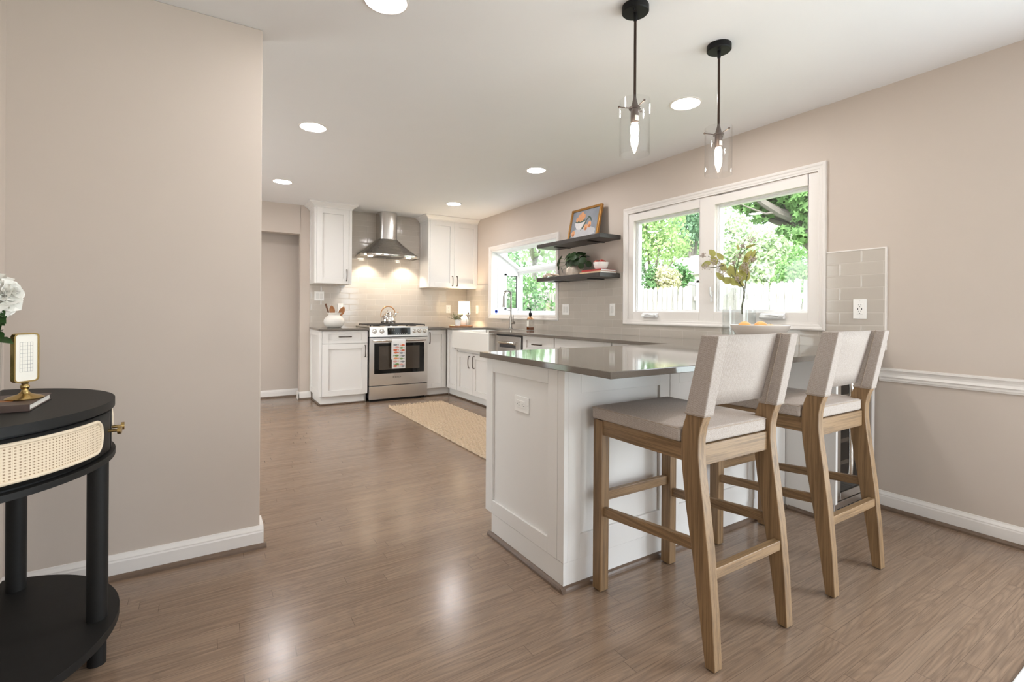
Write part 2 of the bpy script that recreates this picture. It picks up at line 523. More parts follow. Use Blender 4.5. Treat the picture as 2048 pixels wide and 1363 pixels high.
class MB:
    def __init__(self):
        self.v = []
        self.f = []
        self.m = []
        self.s = []
        self.uv = {}

    def add(self, verts, faces, mat=0, smooth=False):
        o = len(self.v)
        self.v += [tuple(p) for p in verts]
        for fc in faces:
            self.f.append(tuple(i + o for i in fc))
            self.m.append(mat)
            self.s.append(smooth)
        return self

    def box(self, x0, x1, y0, y1, z0, z1, mat=0):
        x0, x1 = min(x0, x1), max(x0, x1)
        y0, y1 = min(y0, y1), max(y0, y1)
        z0, z1 = min(z0, z1), max(z0, z1)
        v = [(x0, y0, z0), (x1, y0, z0), (x1, y1, z0), (x0, y1, z0), (x0, y0, z1), (x1, y0, z1), (x1, y1, z1), (x0, y1, z1)]
        return self.add(v, [(0, 3, 2, 1), (4, 5, 6, 7), (0, 1, 5, 4), (1, 2, 6, 5), (2, 3, 7, 6), (3, 0, 4, 7)], mat)

    def prism(self, poly, axis, a, b, mat=0, smooth=False):
        """poly: 2-D points in the plane left by dropping `axis` (order of the other axes x<y<z)"""
        def P(p, t):
            if axis == 'X':
                return (t, p[0], p[1])
            if axis == 'Y':
                return (p[0], t, p[1])
            return (p[0], p[1], t)
        n = len(poly)
        ar = sum(poly[i][0] * poly[(i + 1) % n][1] - poly[(i + 1) % n][0] * poly[i][1] for i in range(n))
        if ar < 0:
            poly = list(reversed(poly))
        flip = axis == 'Y'
        v = [P(p, a) for p in poly] + [P(p, b) for p in poly]
        side = [(i, (i + 1) % n, n + (i + 1) % n, n + i) for i in range(n)]
        caps = [tuple(range(n - 1, -1, -1)), tuple(range(n, 2 * n))]
        if flip != (b < a):
            side = [tuple(reversed(q)) for q in side]
            caps = [tuple(reversed(q)) for q in caps]
        o = len(self.v)
        self.v += v
        for q in side:
            self.f.append(tuple(i + o for i in q)); self.m.append(mat); self.s.append(smooth)
        for q in caps:
            self.f.append(tuple(i + o for i in q)); self.m.append(mat); self.s.append(False)
        return self

    def lathe(self, prof, c=(0, 0, 0), seg=32, mat=0, smooth=True, axis='Z', squash=(1, 1)):
        n = len(prof)
        v = []
        for r, z in prof:
            for k in range(seg):
                a = 2 * PI * k / seg
                p = (r * math.cos(a) * squash[0], r * math.sin(a) * squash[1], z)
                if axis == 'Y':
                    p = (p[0], -p[2], p[1])
                elif axis == 'X':
                    p = (p[2], p[1], -p[0])
                v.append((c[0] + p[0], c[1] + p[1], c[2] + p[2]))
        f = []
        for i in range(n - 1):
            for k in range(seg):
                k2 = (k + 1) % seg
                f.append((i * seg + k, i * seg + k2, (i + 1) * seg + k2, (i + 1) * seg + k))
        if prof[0][0] > 1e-6:
            f.append(tuple(range(seg - 1, -1, -1)))
        if prof[-1][0] > 1e-6:
            f.append(tuple(range((n - 1) * seg, n * seg)))
        return self.add(v, f, mat, smooth)

    def cyl(self, c, r, z0, z1, seg=24, mat=0, axis='Z'):
        return self.lathe([(r, z0), (r, z1)], c, seg, mat, True, axis)

    def shell(self, prof, c=(0, 0, 0), seg=40, mat=0, squash=(1, 1)):
        """open lathe ring surface without caps"""
        n = len(prof)
        v = [(c[0] + r * math.cos(2 * PI * k / seg) * squash[0], c[1] + r * math.sin(2 * PI * k / seg) * squash[1], c[2] + z) for r, z in prof for k in range(seg)]
        f = [(i * seg + k, i * seg + (k + 1) % seg, (i + 1) * seg + (k + 1) % seg, (i + 1) * seg + k) for i in range(n - 1) for k in range(seg)]
        return self.add(v, f, mat, True)

    def tube(self, pts, r, seg=8, mat=0, closed=False, caps=True):
        pts = [Vector(p) for p in pts]
        n = len(pts)
        rs = r if isinstance(r, (list, tuple)) else [r] * n
        t0 = (pts[1] - pts[0]).normalized()
        up = Vector((0, 0, 1)) if abs(t0.z) < 0.9 else Vector((1, 0, 0))
        side = t0.cross(up).normalized()
        v = []
        for i, p in enumerate(pts):
            a = pts[(i - 1) % n] if (closed or i > 0) else p
            b = pts[(i + 1) % n] if (closed or i < n - 1) else p
            t = (b - a).normalized()
            side = (side - t * side.dot(t)).normalized()
            nn = t.cross(side)
            for k in range(seg):
                an = 2 * PI * k / seg
                v.append(p + (side * math.cos(an) + nn * math.sin(an)) * rs[i])
        f = []
        for i in range(n if closed else n - 1):
            j = (i + 1) % n
            for k in range(seg):
                k2 = (k + 1) % seg
                f.append((i * seg + k, i * seg + k2, j * seg + k2, j * seg + k))
        if caps and not closed:
            f.append(tuple(range(seg - 1, -1, -1)))
            f.append(tuple(range((n - 1) * seg, n * seg)))
        return self.add(v, f, mat, True)

    def ell(self, c, rx, ry, rz, seg=16, rings=10, mat=0):
        v = [(c[0], c[1], c[2] - rz)]
        for i in range(1, rings):
            a = -PI / 2 + PI * i / rings
            for k in range(seg):
                b = 2 * PI * k / seg
                v.append((c[0] + rx * math.cos(a) * math.cos(b), c[1] + ry * math.cos(a) * math.sin(b), c[2] + rz * math.sin(a)))
        v.append((c[0], c[1], c[2] + rz))
        f = []
        for k in range(seg):
            f.append((0, 1 + (k + 1) % seg, 1 + k))
        for i in range(rings - 2):
            for k in range(seg):
                a, b = 1 + i * seg, 1 + (i + 1) * seg
                f.append((a + k, a + (k + 1) % seg, b + (k + 1) % seg, b + k))
        t = len(v) - 1
        a = 1 + (rings - 2) * seg
        for k in range(seg):
            f.append((a + k, a + (k + 1) % seg, t))
        return self.add(v, f, mat, True)

    def leaf(self, p, d, n, length, width, mat=0, cup=0.15, tip=1.0, droop=0.0, seg=5):
        """a real leaf blade: curved, pointed, with a folded midrib"""
        p, d = Vector(p), Vector(d).normalized()
        n = Vector(n)
        n = (n - d * n.dot(d))
        if n.length < 1e-5:
            n = d.orthogonal()
        n.normalize()
        s = d.cross(n)
        v = []
        for i in range(seg + 1):
            u = i / seg
            w = width * 0.5 * (math.sin(PI * min(1, u ** 0.8)) ** 0.85 if tip else math.sqrt(max(0, 1 - (2 * u - 1) ** 2)))
            c = p + d * (length * u) - n * (droop * length * u * u)
            v += [c - s * w + n * (cup * w), c, c + s * w + n * (cup * w)]
        f = []
        for i in range(seg):
            a = 3 * i
            f += [(a, a + 1, a + 4, a + 3), (a + 1, a + 2, a + 5, a + 4)]
        return self.add(v, f, mat, True)

    def build(self, name, mat, parent=None, bevel=0.0, segs=2, sharp=38.0, base=True, solid=0.0):
        me = bpy.data.meshes.new(name)
        me.from_pydata(self.v, [], self.f)
        mats = mat if isinstance(mat, (list, tuple)) else [mat]
        for x in mats:
            me.materials.append(MATS[x])
        for pl, mi, s in zip(me.polygons, self.m, self.s):
            pl.material_index = mi
            pl.use_smooth = s
        bm = bmesh.new()
        bm.from_mesh(me)
        bmesh.ops.remove_doubles(bm, verts=bm.verts, dist=1e-6)
        lim = rad(sharp)
        for e in bm.edges:
            if len(e.link_faces) == 2:
                try:
                    if e.calc_face_angle() > lim:
                        e.smooth = False
                except ValueError:
                    pass
        bm.to_mesh(me)
        bm.free()
        me.update()
        o = bpy.data.objects.new(name, me)
        COL.objects.link(o)
        if bevel:
            md = o.modifiers.new('edge', 'BEVEL')
            md.width = bevel
            md.segments = segs
            md.limit_method = 'ANGLE'
            md.angle_limit = rad(40)
        if solid:
            md = o.modifiers.new('thick', 'SOLIDIFY')
            md.thickness = solid
            md.offset = 0
        if parent is not None:
            o.parent = parent
            o.matrix_parent_inverse = wm(parent).inverted()
        elif base and self.v:
            xs = [p[0] for p in self.v]
            ys = [p[1] for p in self.v]
            zs = [p[2] for p in self.v]
            c = Vector(((min(xs) + max(xs)) / 2, (min(ys) + max(ys)) / 2, min(zs)))
            me.transform(Matrix.Translation(-c))
            o.location = c
        return o


def wm(o):
    m = o.matrix_basis.copy()
    if o.parent is not None:
        return wm(o.parent) @ o.matrix_parent_inverse @ m
    return m


def tag(o, label, cat, group=None, kind=None):
    if label:
        o['label'] = label
    if cat:
        o['category'] = cat
    if group:
        o['group'] = group
    if kind:
        o['kind'] = kind
    return o


def thing(name, label, cat, loc, group=None):
    o = bpy.data.objects.new(name, None)
    o.empty_display_size = 0.05
    o.location = loc
    COL.objects.link(o)
    return tag(o, label, cat, group)


def struct(name, label, parent_loc=None):
    o = bpy.data.objects.new(name, None)
    o.empty_display_size = 0.05
    if parent_loc:
        o.location = parent_loc
    COL.objects.link(o)
    o['kind'] = 'structure'
    o['label'] = label
    return o


def S(o, label):
    o['kind'] = 'structure'
    o['label'] = label
    return o


def copy_tree(o, parent=None):
    c = o.copy()
    COL.objects.link(c)
    if parent is not None:
        c.parent = parent
        c.matrix_parent_inverse = o.matrix_parent_inverse
    for ch in list(o.children):
        copy_tree(ch, c)
    return c


def lab(o, label):
    o['label'] = label
    return o

# ------------------------------------------------------------------ measured constants
XR = 3.331      # right wall
YB = 6.605      # back wall
H = 2.450       # ceiling
YWL = 2.591     # wall facing the camera on the left
XWL = 0.215     # its free end
XL = -0.655     # left side wall
CZ = 0.914      # worktop top
CT = 0.026
YP0, YP1 = 1.245, 2.204   # peninsula worktop
XP0 = 1.186
XC = 2.634      # right run worktop front

# ================================================================== THE ROOM
m = MB().box(-1.75, 3.45, -3.15, 7.05, -0.10, 0.0)
S(m.build('floor', 'floor'), 'grey-brown oak strip floor with a semi-gloss finish')
m = MB().box(-1.75, 3.45, -3.15, 7.05, H, H + 0.14)
S(m.build('ceiling', 'ceiling'), 'flat off-white ceiling')


def wall_x(name, x0, x1, ya, yb, holes, mat, label, z1=H):
    """wall lying along Y with rectangular holes (y0,y1,z0,z1)"""
    mb = MB()
    cuts = sorted(set([ya, yb] + [h[0] for h in holes] + [h[1] for h in holes]))
    for a, b in zip(cuts, cuts[1:]):
        hs = sorted([(h[2], h[3]) for h in holes if h[0] <= a + 1e-6 and h[1] >= b - 1e-6])
        z = 0.0
        for h0, h1 in hs:
            if h0 > z + 1e-6:
                mb.box(x0, x1, a, b, z, h0)
            z = h1
        if z < z1 - 1e-6:
            mb.box(x0, x1, a, b, z, z1)
    return S(mb.build(name, mat), label)


CAS = (1.605, 3.268, 1.062, 2.032)      # casement wall opening
GAR = (4.385, 5.85, 1.08, 1.965)        # garden window opening
DOOR = (-1.80, 0.10, 0.0, 2.08)
wall_x('wall_right', XR, XR + 0.13, -3.15, 7.05, [CAS, GAR, DOOR], 'wall', 'long greige wall with the two kitchen windows')
mb = MB()
mb.box(-1.75, 0.30, -3.15, -3.02, 0, H)
mb.box(2.10, XR, -3.15, -3.02, 0, H)
mb.box(0.30, 2.10, -3.15, -3.02, 0, 0.80)
mb.box(0.30, 2.10, -3.15, -3.02, 2.10, H)
S(mb.build('wall_dining', 'wall'), 'greige wall of the dining end')
S(MB().box(XL - 0.12, XL, -3.02, YWL, 0, H).build('wall_left', 'wall'), 'greige side wall behind the black console table')
S(MB().box(XL - 0.12, XWL, YWL, YWL + 0.12, 0, H).build('wall_front', 'wall', bevel=0.004), 'greige wall return left of the kitchen, ending in an outside corner')
wall_x('wall_kitchen_left', -1.75, -1.63, YWL, 7.05, [(3.75, 5.55, 0.0, 2.08)], 'wall', 'greige far left kitchen wall with an added glazed door')
S(MB().box(-1.63, XL - 0.12, YWL, YWL + 0.12, 0, H).build('wall_kitchen_front', 'wall'), 'greige wall closing the kitchen side')
mb = MB()
DX0, DX1, DZ = 0.02, 0.985, 2.085
mb.box(DX1, XR, YB, YB + 0.11, 0, H)
mb.box(DX0, DX1, YB, YB + 0.11, DZ, H)
mb.box(-1.63, DX0, YB, YB + 0.11, 0, H)
S(mb.build('wall_back', 'wall', bevel=0.003), 'greige back wall with the cased opening')
S(MB().box(-1.63, XR, 6.92, 7.05, 0, H).build('wall_hall', 'wall'), 'grey-beige hall wall seen through the opening')


def base_profile(h=0.1, t=0.016):
    return [(0, 0), (t, 0), (t, h * 0.70), (t * 0.86, h * 0.76), (t * 0.86, h * 0.81), (t * 0.45, h * 0.93), (t * 0.30, h), (0, h)]


def base_y(name, x, sgn, y0, y1, label):      # runs along Y, face at x, towards sgn
    mb = MB().prism([(x + sgn * a, z) for a, z in base_profile()], 'Y', y0, y1)
    mb2 = MB().prism([(x + sgn * 0.016, 0), (x + sgn * 0.034, 0), (x + sgn * 0.033, 0.009), (x + sgn * 0.028, 0.016), (x + sgn * 0.020, 0.020), (x + sgn * 0.016, 0.020)], 'Y', y0, y1)
    o = S(mb.build(name, 'trim'), label)
    mb2.build('shoe_molding', 'shoe', o)
    return o


def base_x(name, y, x0, x1, label):           # runs along X, face at y, towards -Y
    mb = MB().prism([(y - a, z) for a, z in base_profile()], 'X', x0, x1)
    mb2 = MB().prism([(y - 0.016, 0), (y - 0.034, 0), (y - 0.033, 0.009), (y - 0.028, 0.016), (y - 0.020, 0.020), (y - 0.016, 0.020)], 'X', x0, x1 + 0.012)
    o = S(mb.build(name, 'trim'), label)
    mb2.build('shoe_molding', 'shoe', o)
    return o


base_y('baseboard_right', XR, -1, 0.186, 1.275, 'white baseboard with dark shoe molding under the chair rail')
base_x('baseboard_front', YWL, XL + 0.034, XWL + 0.016, 'white baseboard of the left wall return')
S(MB().prism([(YWL + 0.0005, 0), (YWL + 0.12, 0), (YWL + 0.12, 0.1), (YWL + 0.0005, 0.1)], 'X', XWL, XWL + 0.016).build('baseboard_end', 'trim'), 'white baseboard end at the outside corner')
base_y('baseboard_left', XL, 1, -3.0, YWL, 'white baseboard behind the console table')
base_x('baseboard_back', YB, DX1 - 0.016, 1.12, 'white baseboard beside the left base cabinet')
S(MB().box(DX1 - 0.016, DX1, YB - 0.016, YB + 0.11, 0, 0.1).build('baseboard_jamb', 'trim', bevel=0.004), 'white baseboard return in the opening')
base_x('baseboard_hall', 6.92, -1.6, 1.6, 'white baseboard in the hall')

# chair rail
prof = [(0, 0.735), (0.010, 0.735), (0.012, 0.742), (0.015, 0.746), (0.015, 0.755), (0.020, 0.762), (0.014, 0.775), (0.013, 0.785), (0.018, 0.796), (0.026, 0.800), (0.026, 0.810), (0, 0.812)]
S(MB().prism([(XR - a, z) for a, z in prof], 'Y', 0.186, 1.262).build('trim_1', 'trim'), 'white moulded chair rail along the right wall')

# tile fields
TT = 0.010
mb = MB()
mb.box(XR - TT, XR, 1.235, 1.56, CZ, 1.508)
mb.box(XR - TT, XR, 1.56, 3.32, CZ, 1.02)
mb.box(XR - TT, XR, 3.32, 4.325, CZ, 1.508)
mb.box(XR - TT, XR, 4.325, 5.90, CZ, 1.035)
mb.box(XR - TT, XR, 5.90, YB, CZ, 1.508)
o = S(mb.build('tile_backsplash', 'tile_right'), 'glossy greige subway tile backsplash under the windows')
mb = MB()
mb.box(XR - TT - 0.002, XR, 1.229, 1.237, CZ, 1.512)
mb.box(XR - TT - 0.002, XR, 1.237, 1.552, 1.505, 1.512)
mb.build('edge_trim', 'trim', o)
mb = MB()
mb.box(1.098, 3.319, YB - TT, YB, 0.86, 1.50)
mb.box(1.538, 2.564, YB - TT, YB, 1.50, H)
S(mb.build('tile_backsplash', 'tile_back'), 'glossy greige subway tile wall behind the range and hood')

# ------------------------------------------------------------------ windows


def frame_ring(mb, x0, x1, ya, yb, za, zb, w, mat=0):
    mb.box(x0, x1, ya, ya + w, za, zb, mat)
    mb.box(x0, x1, yb - w, yb, za, zb, mat)
    mb.box(x0, x1, ya + w, yb - w, za, za + w, mat)
    mb.box(x0, x1, ya + w, yb - w, zb - w, zb, mat)


def casing(name, ya, yb, za, zb, w, parent):
    """moulded picture-frame casing on the right wall, mitred"""
    pr = [(0.0, 0.0), (0.0, 0.020), (0.15, 0.024), (0.32, 0.022), (0.45, 0.017), (0.72, 0.014), (0.80, 0.011), (1.0, 0.010), (1.0, 0.0)]
    mb = MB()
    rings = []
    for k, t in pr:
        i = k * w
        rings.append([(XR - t, ya + i, za + i), (XR - t, yb - i, za + i), (XR - t, yb - i, zb - i), (XR - t, ya + i, zb - i)])
    v = [p for r in rings for p in r]
    f = []
    for i in range(len(rings) - 1):
        for k in range(4):
            f.append((4 * i + k, 4 * i + (k + 1) % 4, 4 * i + 4 + (k + 1) % 4, 4 * i + 4 + k))
    mb.add(v, f)
    return mb.build(name, 'trim', parent)


w1 = struct('window_1', 'wide white double casement window with a moulded casing', (XR, 2.44, 1.06))
casing('casing', 1.554, 3.322, 1.013, 2.092, 0.052, w1)
mb = MB()
ya, yb, za, zb = CAS
XF = XR - 0.004
op = [(1.668, 2.362, 1.130, 1.963), (2.496, 3.206, 1.130, 1.963)]
mb.box(XF, XR + 0.10, ya, op[0][0], za, zb)
mb.box(XF, XR + 0.10, op[1][1], yb, za, zb)
mb.box(XF, XR + 0.10, op[0][1], op[1][0], za, zb)
for a, b, c, d in op:
    mb.box(XF, XR + 0.10, a, b, za, c)
    mb.box(XF, XR + 0.10, a, b, d, zb)
mb.build('window_frame', 'trim', w1, bevel=0.003)
for i, (a, b, c, d) in enumerate(op):
    mb = MB()
    frame_ring(mb, XR + 0.042, XR + 0.085, a, b, c, d, 0.018)
    frame_ring(mb, XR + 0.030, XR + 0.055, a, b, c, d, 0.008)
    s = mb.build('sash', 'vinyl', w1)
    MB().box(XR + 0.062, XR + 0.068, a + 0.017, b - 0.017, c + 0.017, d - 0.017).build('pane', 'window_glass', s)
for yc, z in ((2.995, 1.098), (1.895, 1.102)):
    mb = MB()
    mb.prism([(XF, z - 0.016), (XF - 0.030, z - 0.016), (XF - 0.034, z - 0.006), (XF - 0.022, z + 0.016), (XF, z + 0.022)], 'Y', yc - 0.085, yc + 0.085)
    mb.tube([(XF - 0.026, yc + 0.05, z + 0.006), (XF - 0.036, yc, z + 0.010), (XF - 0.034, yc - 0.06, z + 0.002)], 0.006, 8)
    mb.ell((XF - 0.034, yc - 0.070, z + 0.004), 0.011, 0.018, 0.013, 12, 8)
    mb.build('crank_handle', 'vinyl', w1, bevel=0.002)
mb = MB()
mb.box(XF - 0.008, XF, 2.372, 2.390, 1.210, 1.290)
mb.tube([(XF - 0.010, 2.381, 1.25), (XF - 0.024, 2.381, 1.27), (XF - 0.026, 2.381, 1.325)], 0.006, 8)
mb.build('sash_lock', 'vinyl', w1, bevel=0.002)

w2 = struct('window_2', 'white projecting garden window over the sink', (XR, 5.1, 1.08))
casing('casing', 4.322, 5.905, 1.028, 2.020, 0.060, w2)
GX = XR + 0.46
mb = MB()
mb.box(XR - 0.002, GX + 0.03, 4.385, 5.85, 1.045, 1.082)
mb.build('window_sill', 'vinyl', w2, bevel=0.004)
# front frame
mb = MB()
frame_ring(mb, GX - 0.03, GX + 0.03, 4.385, 5.87, 1.082, 1.72, 0.058)
frame_ring(mb, GX - 0.045, GX - 0.03, 4.385, 5.87, 1.082, 1.72, 0.030)
fr = mb.build('front_frame', 'vinyl', w2, bevel=0.003)
MB().box(GX - 0.004, GX + 0.002, 4.44, 5.815, 1.138, 1.665).build('pane', 'window_glass', fr)
# sloped glass roof
zr0, zr1 = 1.945, 1.70
xr0, xr1 = XR + 0.06, GX


def roof_bar(mb, ya, yb, u0, u1, t0=0.0, t1=0.035):
    P = lambda u, o: (xr0 + (xr1 - xr0) * u + o * 0.46, zr0 + (zr1 - zr0) * u + o * 0.88)
    mb.prism([P(u0, t0), P(u1, t0), P(u1, t1), P(u0, t1)], 'Y', ya, yb)


mb = MB()
roof_bar(mb, 5.81, 5.87, 0, 1)
roof_bar(mb, 4.385, 4.44, 0, 1)
roof_bar(mb, 4.44, 5.81, 0, 0.10)
roof_bar(mb, 4.44, 5.81, 0.90, 1)
mb.box(XR + 0.0, XR + 0.07, 4.385, 5.87, 1.945, 1.99)
rf = mb.build('roof_frame', 'vinyl', w2)
mb = MB()
roof_bar(mb, 4.44, 5.81, 0.10, 0.90, 0.012, 0.017)
mb.build('roof_pane', 'window_glass', rf)
for yy, nm in ((5.846, 'far'), (4.389, 'near')):
    d = 0.03 if yy > 5 else -0.03
    mb = MB()
    hole = (XR + 0.235, XR + 0.425, 1.175, 1.635)
    top = [(XR + 0.0, 1.082), (XR + 0.0, 1.985), (xr0, 1.985), (GX + 0.03, 1.735), (GX + 0.03, 1.082)]
    # side panel around its vent
    mb.prism([(XR, 1.082), (hole[0], 1.082), (hole[0], 1.905), (XR, 1.985)], 'Y', yy, yy + d)
    mb.prism([(hole[0], 1.082), (GX + 0.03, 1.082), (GX + 0.03, 1.175), (hole[0], 1.175)], 'Y', yy, yy + d)
    mb.prism([(hole[0], 1.635), (hole[1], 1.635), (hole[1], 1.79), (hole[0], 1.905)], 'Y', yy, yy + d)
    mb.prism([(hole[1], 1.175), (GX + 0.03, 1.175), (GX + 0.03, 1.73), (hole[1], 1.79)], 'Y', yy, yy + d)
    sd = mb.build('side_panel', 'vinyl', w2)
    mb = MB()
    s = -1 if yy > 5 else 1
    mb.box(XR + 0.205, hole[0], yy, yy + s * 0.012, 1.15, 1.66)
    mb.box(hole[1], hole[1] + 0.012, yy, yy + s * 0.012, 1.15, 1.66)
    mb.box(XR + 0.205, hole[1] + 0.012, yy, yy + s * 0.012, 1.635, 1.66)
    mb.box(XR + 0.205, hole[1] + 0.012, yy, yy + s * 0.012, 1.15, 1.175)
    mb.build('vent_frame', 'vinyl', sd)
    mb = MB()
    mb.box(hole[1] - 0.022, hole[1], yy + d * 0.25, yy + d * 0.5, hole[2], hole[3])
    mb.box(hole[0], hole[1] - 0.022, yy + d * 0.25, yy + d * 0.5, hole[3] - 0.012, hole[3])
    mb.build('vent_gasket', 'steel_dark', sd)
    MB().box(hole[0], hole[1], yy + d * 0.45, yy + d * 0.62, hole[2], hole[3]).build('pane', 'window_glass', sd)
    mb = MB().box(XR + 0.090, XR + 0.112, yy + s * 0.016, yy, 1.165, 1.74)
    mb.build('screen_track', 'vinyl', sd, bevel=0.003)

# unseen patio door, kitchen door and dining window, added to bring in more daylight
d1 = struct('door_1', 'white sliding patio door added out of frame', (XR, -0.85, 0))
mb = MB()
frame_ring(mb, XR + 0.03, XR + 0.12, DOOR[0], DOOR[1], DOOR[2], DOOR[3], 0.05)
mb.box(XR + 0.05, XR + 0.10, -0.89, -0.81, 0.05, 2.03)
mb.build('door_frame', 'vinyl', d1)
MB().box(XR + 0.07, XR + 0.076, -1.75, 0.05, 0.05, 2.03).build('pane', 'window_glass', d1)
mb = MB()
mb.box(XR - 0.018, XR, DOOR[1], DOOR[1] + 0.085, 0, 2.165)
mb.box(XR - 0.018, XR, DOOR[0] - 0.085, DOOR[0], 0, 2.165)
mb.box(XR - 0.018, XR, DOOR[0], DOOR[1], 2.08, 2.165)
mb.build('casing', 'trim', d1, bevel=0.004)
d2 = struct('added_door_2', 'white glazed kitchen door added out of frame for more daylight', (-1.69, 4.65, 0))
mb = MB()
frame_ring(mb, -1.74, -1.66, 3.75, 5.55, 0.0, 2.08, 0.05)
mb.box(-1.73, -1.67, 4.61, 4.69, 0.05, 2.03)
mb.build('door_frame', 'vinyl', d2)
MB().box(-1.71, -1.704, 3.80, 5.50, 0.05, 2.03).build('pane', 'window_glass', d2)
w3 = struct('added_window_3', 'white dining window added out of frame for more daylight', (1.2, -3.02, 0.8))
mb = MB()
for a, b, c, d in ((0.30, 0.36, 0.80, 2.10), (2.04, 2.10, 0.80, 2.10), (0.36, 2.04, 0.80, 0.86), (0.36, 2.04, 2.04, 2.10), (1.17, 1.23, 0.86, 2.04)):
    mb.box(a, b, -3.13, -3.05, c, d)
mb.build('window_frame', 'vinyl', w3)
MB().box(0.36, 2.04, -3.10, -3.094, 0.86, 2.04).build('pane', 'window_glass', w3)

# ================================================================== CABINETS


def slab(mb, face, pos, u0, u1, z0, z1, d0, d1, mat=0):
    if face == '-Y':
        mb.box(u0, u1, pos + d0, pos + d1, z0, z1, mat)
    else:
        mb.box(pos + d0, pos + d1, u0, u1, z0, z1, mat)


def shaker(mb, face, pos, u0, u1, z0, z1, stile=0.062, t=0.020, rec=0.014, rail=None):
    u0, u1 = min(u0, u1), max(u0, u1)
    rail = rail or stile
    slab(mb, face, pos, u0, u0 + stile, z0, z1, 0, t)
    slab(mb, face, pos, u1 - stile, u1, z0, z1, 0, t)
    slab(mb, face, pos, u0 + stile, u1 - stile, z0, z0 + rail, 0, t)
    slab(mb, face, pos, u0 + stile, u1 - stile, z1 - rail, z1, 0, t)
    slab(mb, face, pos, u0 + stile, u1 - stile, z0 + rail, z1 - rail, rec, t)
    return mb


def pull(face, pos, u, z, length, vert, parent, name='handle'):
    """slim bow pull"""
    mb = MB()
    pts = []
    for i in range(11):
        s = -1 + 2 * i / 10
        out = 0.028 - 0.007 * s * s
        a = s * length / 2
        pts.append((a, out))
    full = [(-length / 2, 0.0)] + pts + [(length / 2, 0.0)]

    def P(a, out):
        uu, zz = (u, z + a) if vert else (u + a, z)
        return (uu, pos - out, zz) if face == '-Y' else (pos - out, uu, zz)
    rr = [0.006] + [0.0052 + 0.0012 * abs(-1 + 2 * i / 10) for i in range(11)] + [0.0065]
    mb.tube([P(a, o) for a, o in full], rr, 8)
    return mb.build(name, 'bronze', parent)


def door(parent, face, pos, u0, u1, z0, z1, name='door', stile=0.062, rail=None, hand=None):
    o = shaker(MB(), face, pos, u0, u1, z0, z1, stile, rail=rail).build(name, 'cabinet', parent, bevel=0.0015)
    if hand:
        pull(face, pos, hand[0], hand[1], hand[2], hand[3], o)
    return o


CB = CZ - CT - 0.002   # cabinet top
YD = YB - 0.61         # back-run door plane
# --- left base cabinet
c = thing('base_cabinet', 'white shaker base cabinet with one drawer, left of the steel range', 'cabinet', (1.38, 6.3, 0))
mb = MB()
mb.box(1.122, 1.670, YD + 0.021, YB - 0.012, 0.108, CB)
mb.box(1.103, 1.135, YD, YD + 0.02, 0.108, CB)
b = mb.build('body', 'cabinet', c, bevel=0.001)
shaker(MB(), '-X', 1.103, YD + 0.020, YB - 0.012, 0.108, CB, 0.06).build('side_panel', 'cabinet', c, bevel=0.0015)
mb = MB()
mb.box(1.135, 1.640, YD + 0.055, YB - 0.03, 0.0, 0.108)
mb.box(1.642, 1.668, YD + 0.075, YB - 0.03, 0.0, 0.108)
mb.build('plinth', 'cabinet', c)
mb = MB()
mb.box(1.119, 1.655, YD + 0.037, YD + 0.055, 0, 0.018)
mb.box(1.119, 1.135, YD + 0.055, YB - 0.036, 0, 0.018)
mb.build('shoe_molding', 'shoe', c, bevel=0.006)
door(c, '-Y', YD, 1.138, 1.667, 0.733, CB - 0.004, 'drawer', 0.072, 0.036, (1.398, 0.812, 0.14, False))
door(c, '-Y', YD, 1.138, 1.667, 0.112, 0.727, 'door', 0.072, 0.062, (1.636, 0.633, 0.14, True))

# --- narrow cabinet right of the range
c = thing('base_cabinet', 'narrow white shaker base cabinet in the corner, right of the steel range', 'cabinet', (2.6, 6.3, 0))
mb = MB().box(2.444, 2.735, YD + 0.021, YB - 0.012, 0.108, CB)
mb.build('body', 'cabinet', c)
MB().box(2.444, 2.790, YD + 0.055, YB - 0.03, 0.0, 0.108).build('plinth', 'cabinet', c)
MB().box(2.444, 2.772, YD + 0.037, YD + 0.055, 0, 0.018).build('shoe_molding', 'shoe', c, bevel=0.006)
door(c, '-Y', YD, 2.448, 2.716, 0.112, CB - 0.006, 'door', 0.060, None, (2.478, 0.775, 0.14, True))

# --- right run (doors facing -X)
XD = 2.718
c = thing('sink_cabinet', 'white shaker base cabinet with two doors under the farmhouse sink', 'cabinet', (3.0, 5.3, 0))
mb = MB()
mb.box(XD + 0.021, XR - 0.012, 4.664, 5.975, 0.108, 0.640)
mb.box(XD + 0.021, XR - 0.012, 5.652, 5.975, 0.640, CB)
mb.box(XD + 0.0, XD + 0.02, 4.800, 5.650, 0.625, 0.655)
mb.box(XD, XD + 0.02, 4.664, 4.735, 0.108, 0.655)
mb.build('body', 'cabinet', c)
MB().box(XD + 0.070, XR - 0.03, 4.664, 6.040, 0, 0.108).build('plinth', 'cabinet', c)
MB().box(XD + 0.053, XD + 0.070, 4.664, 6.035, 0, 0.018).build('shoe_molding', 'shoe', c, bevel=0.006)
door(c, '-X', XD, 5.668, 5.965, 0.112, CB - 0.006, 'filler_door', 0.062)
door(c, '-X', XD, 5.236, 5.655, 0.112, 0.612, 'door', 0.070, 0.062, (5.300, 0.505, 0.14, True))
door(c, '-X', XD, 4.742, 5.230, 0.112, 0.612, 'door', 0.070, 0.062, (5.180, 0.512, 0.14, True))

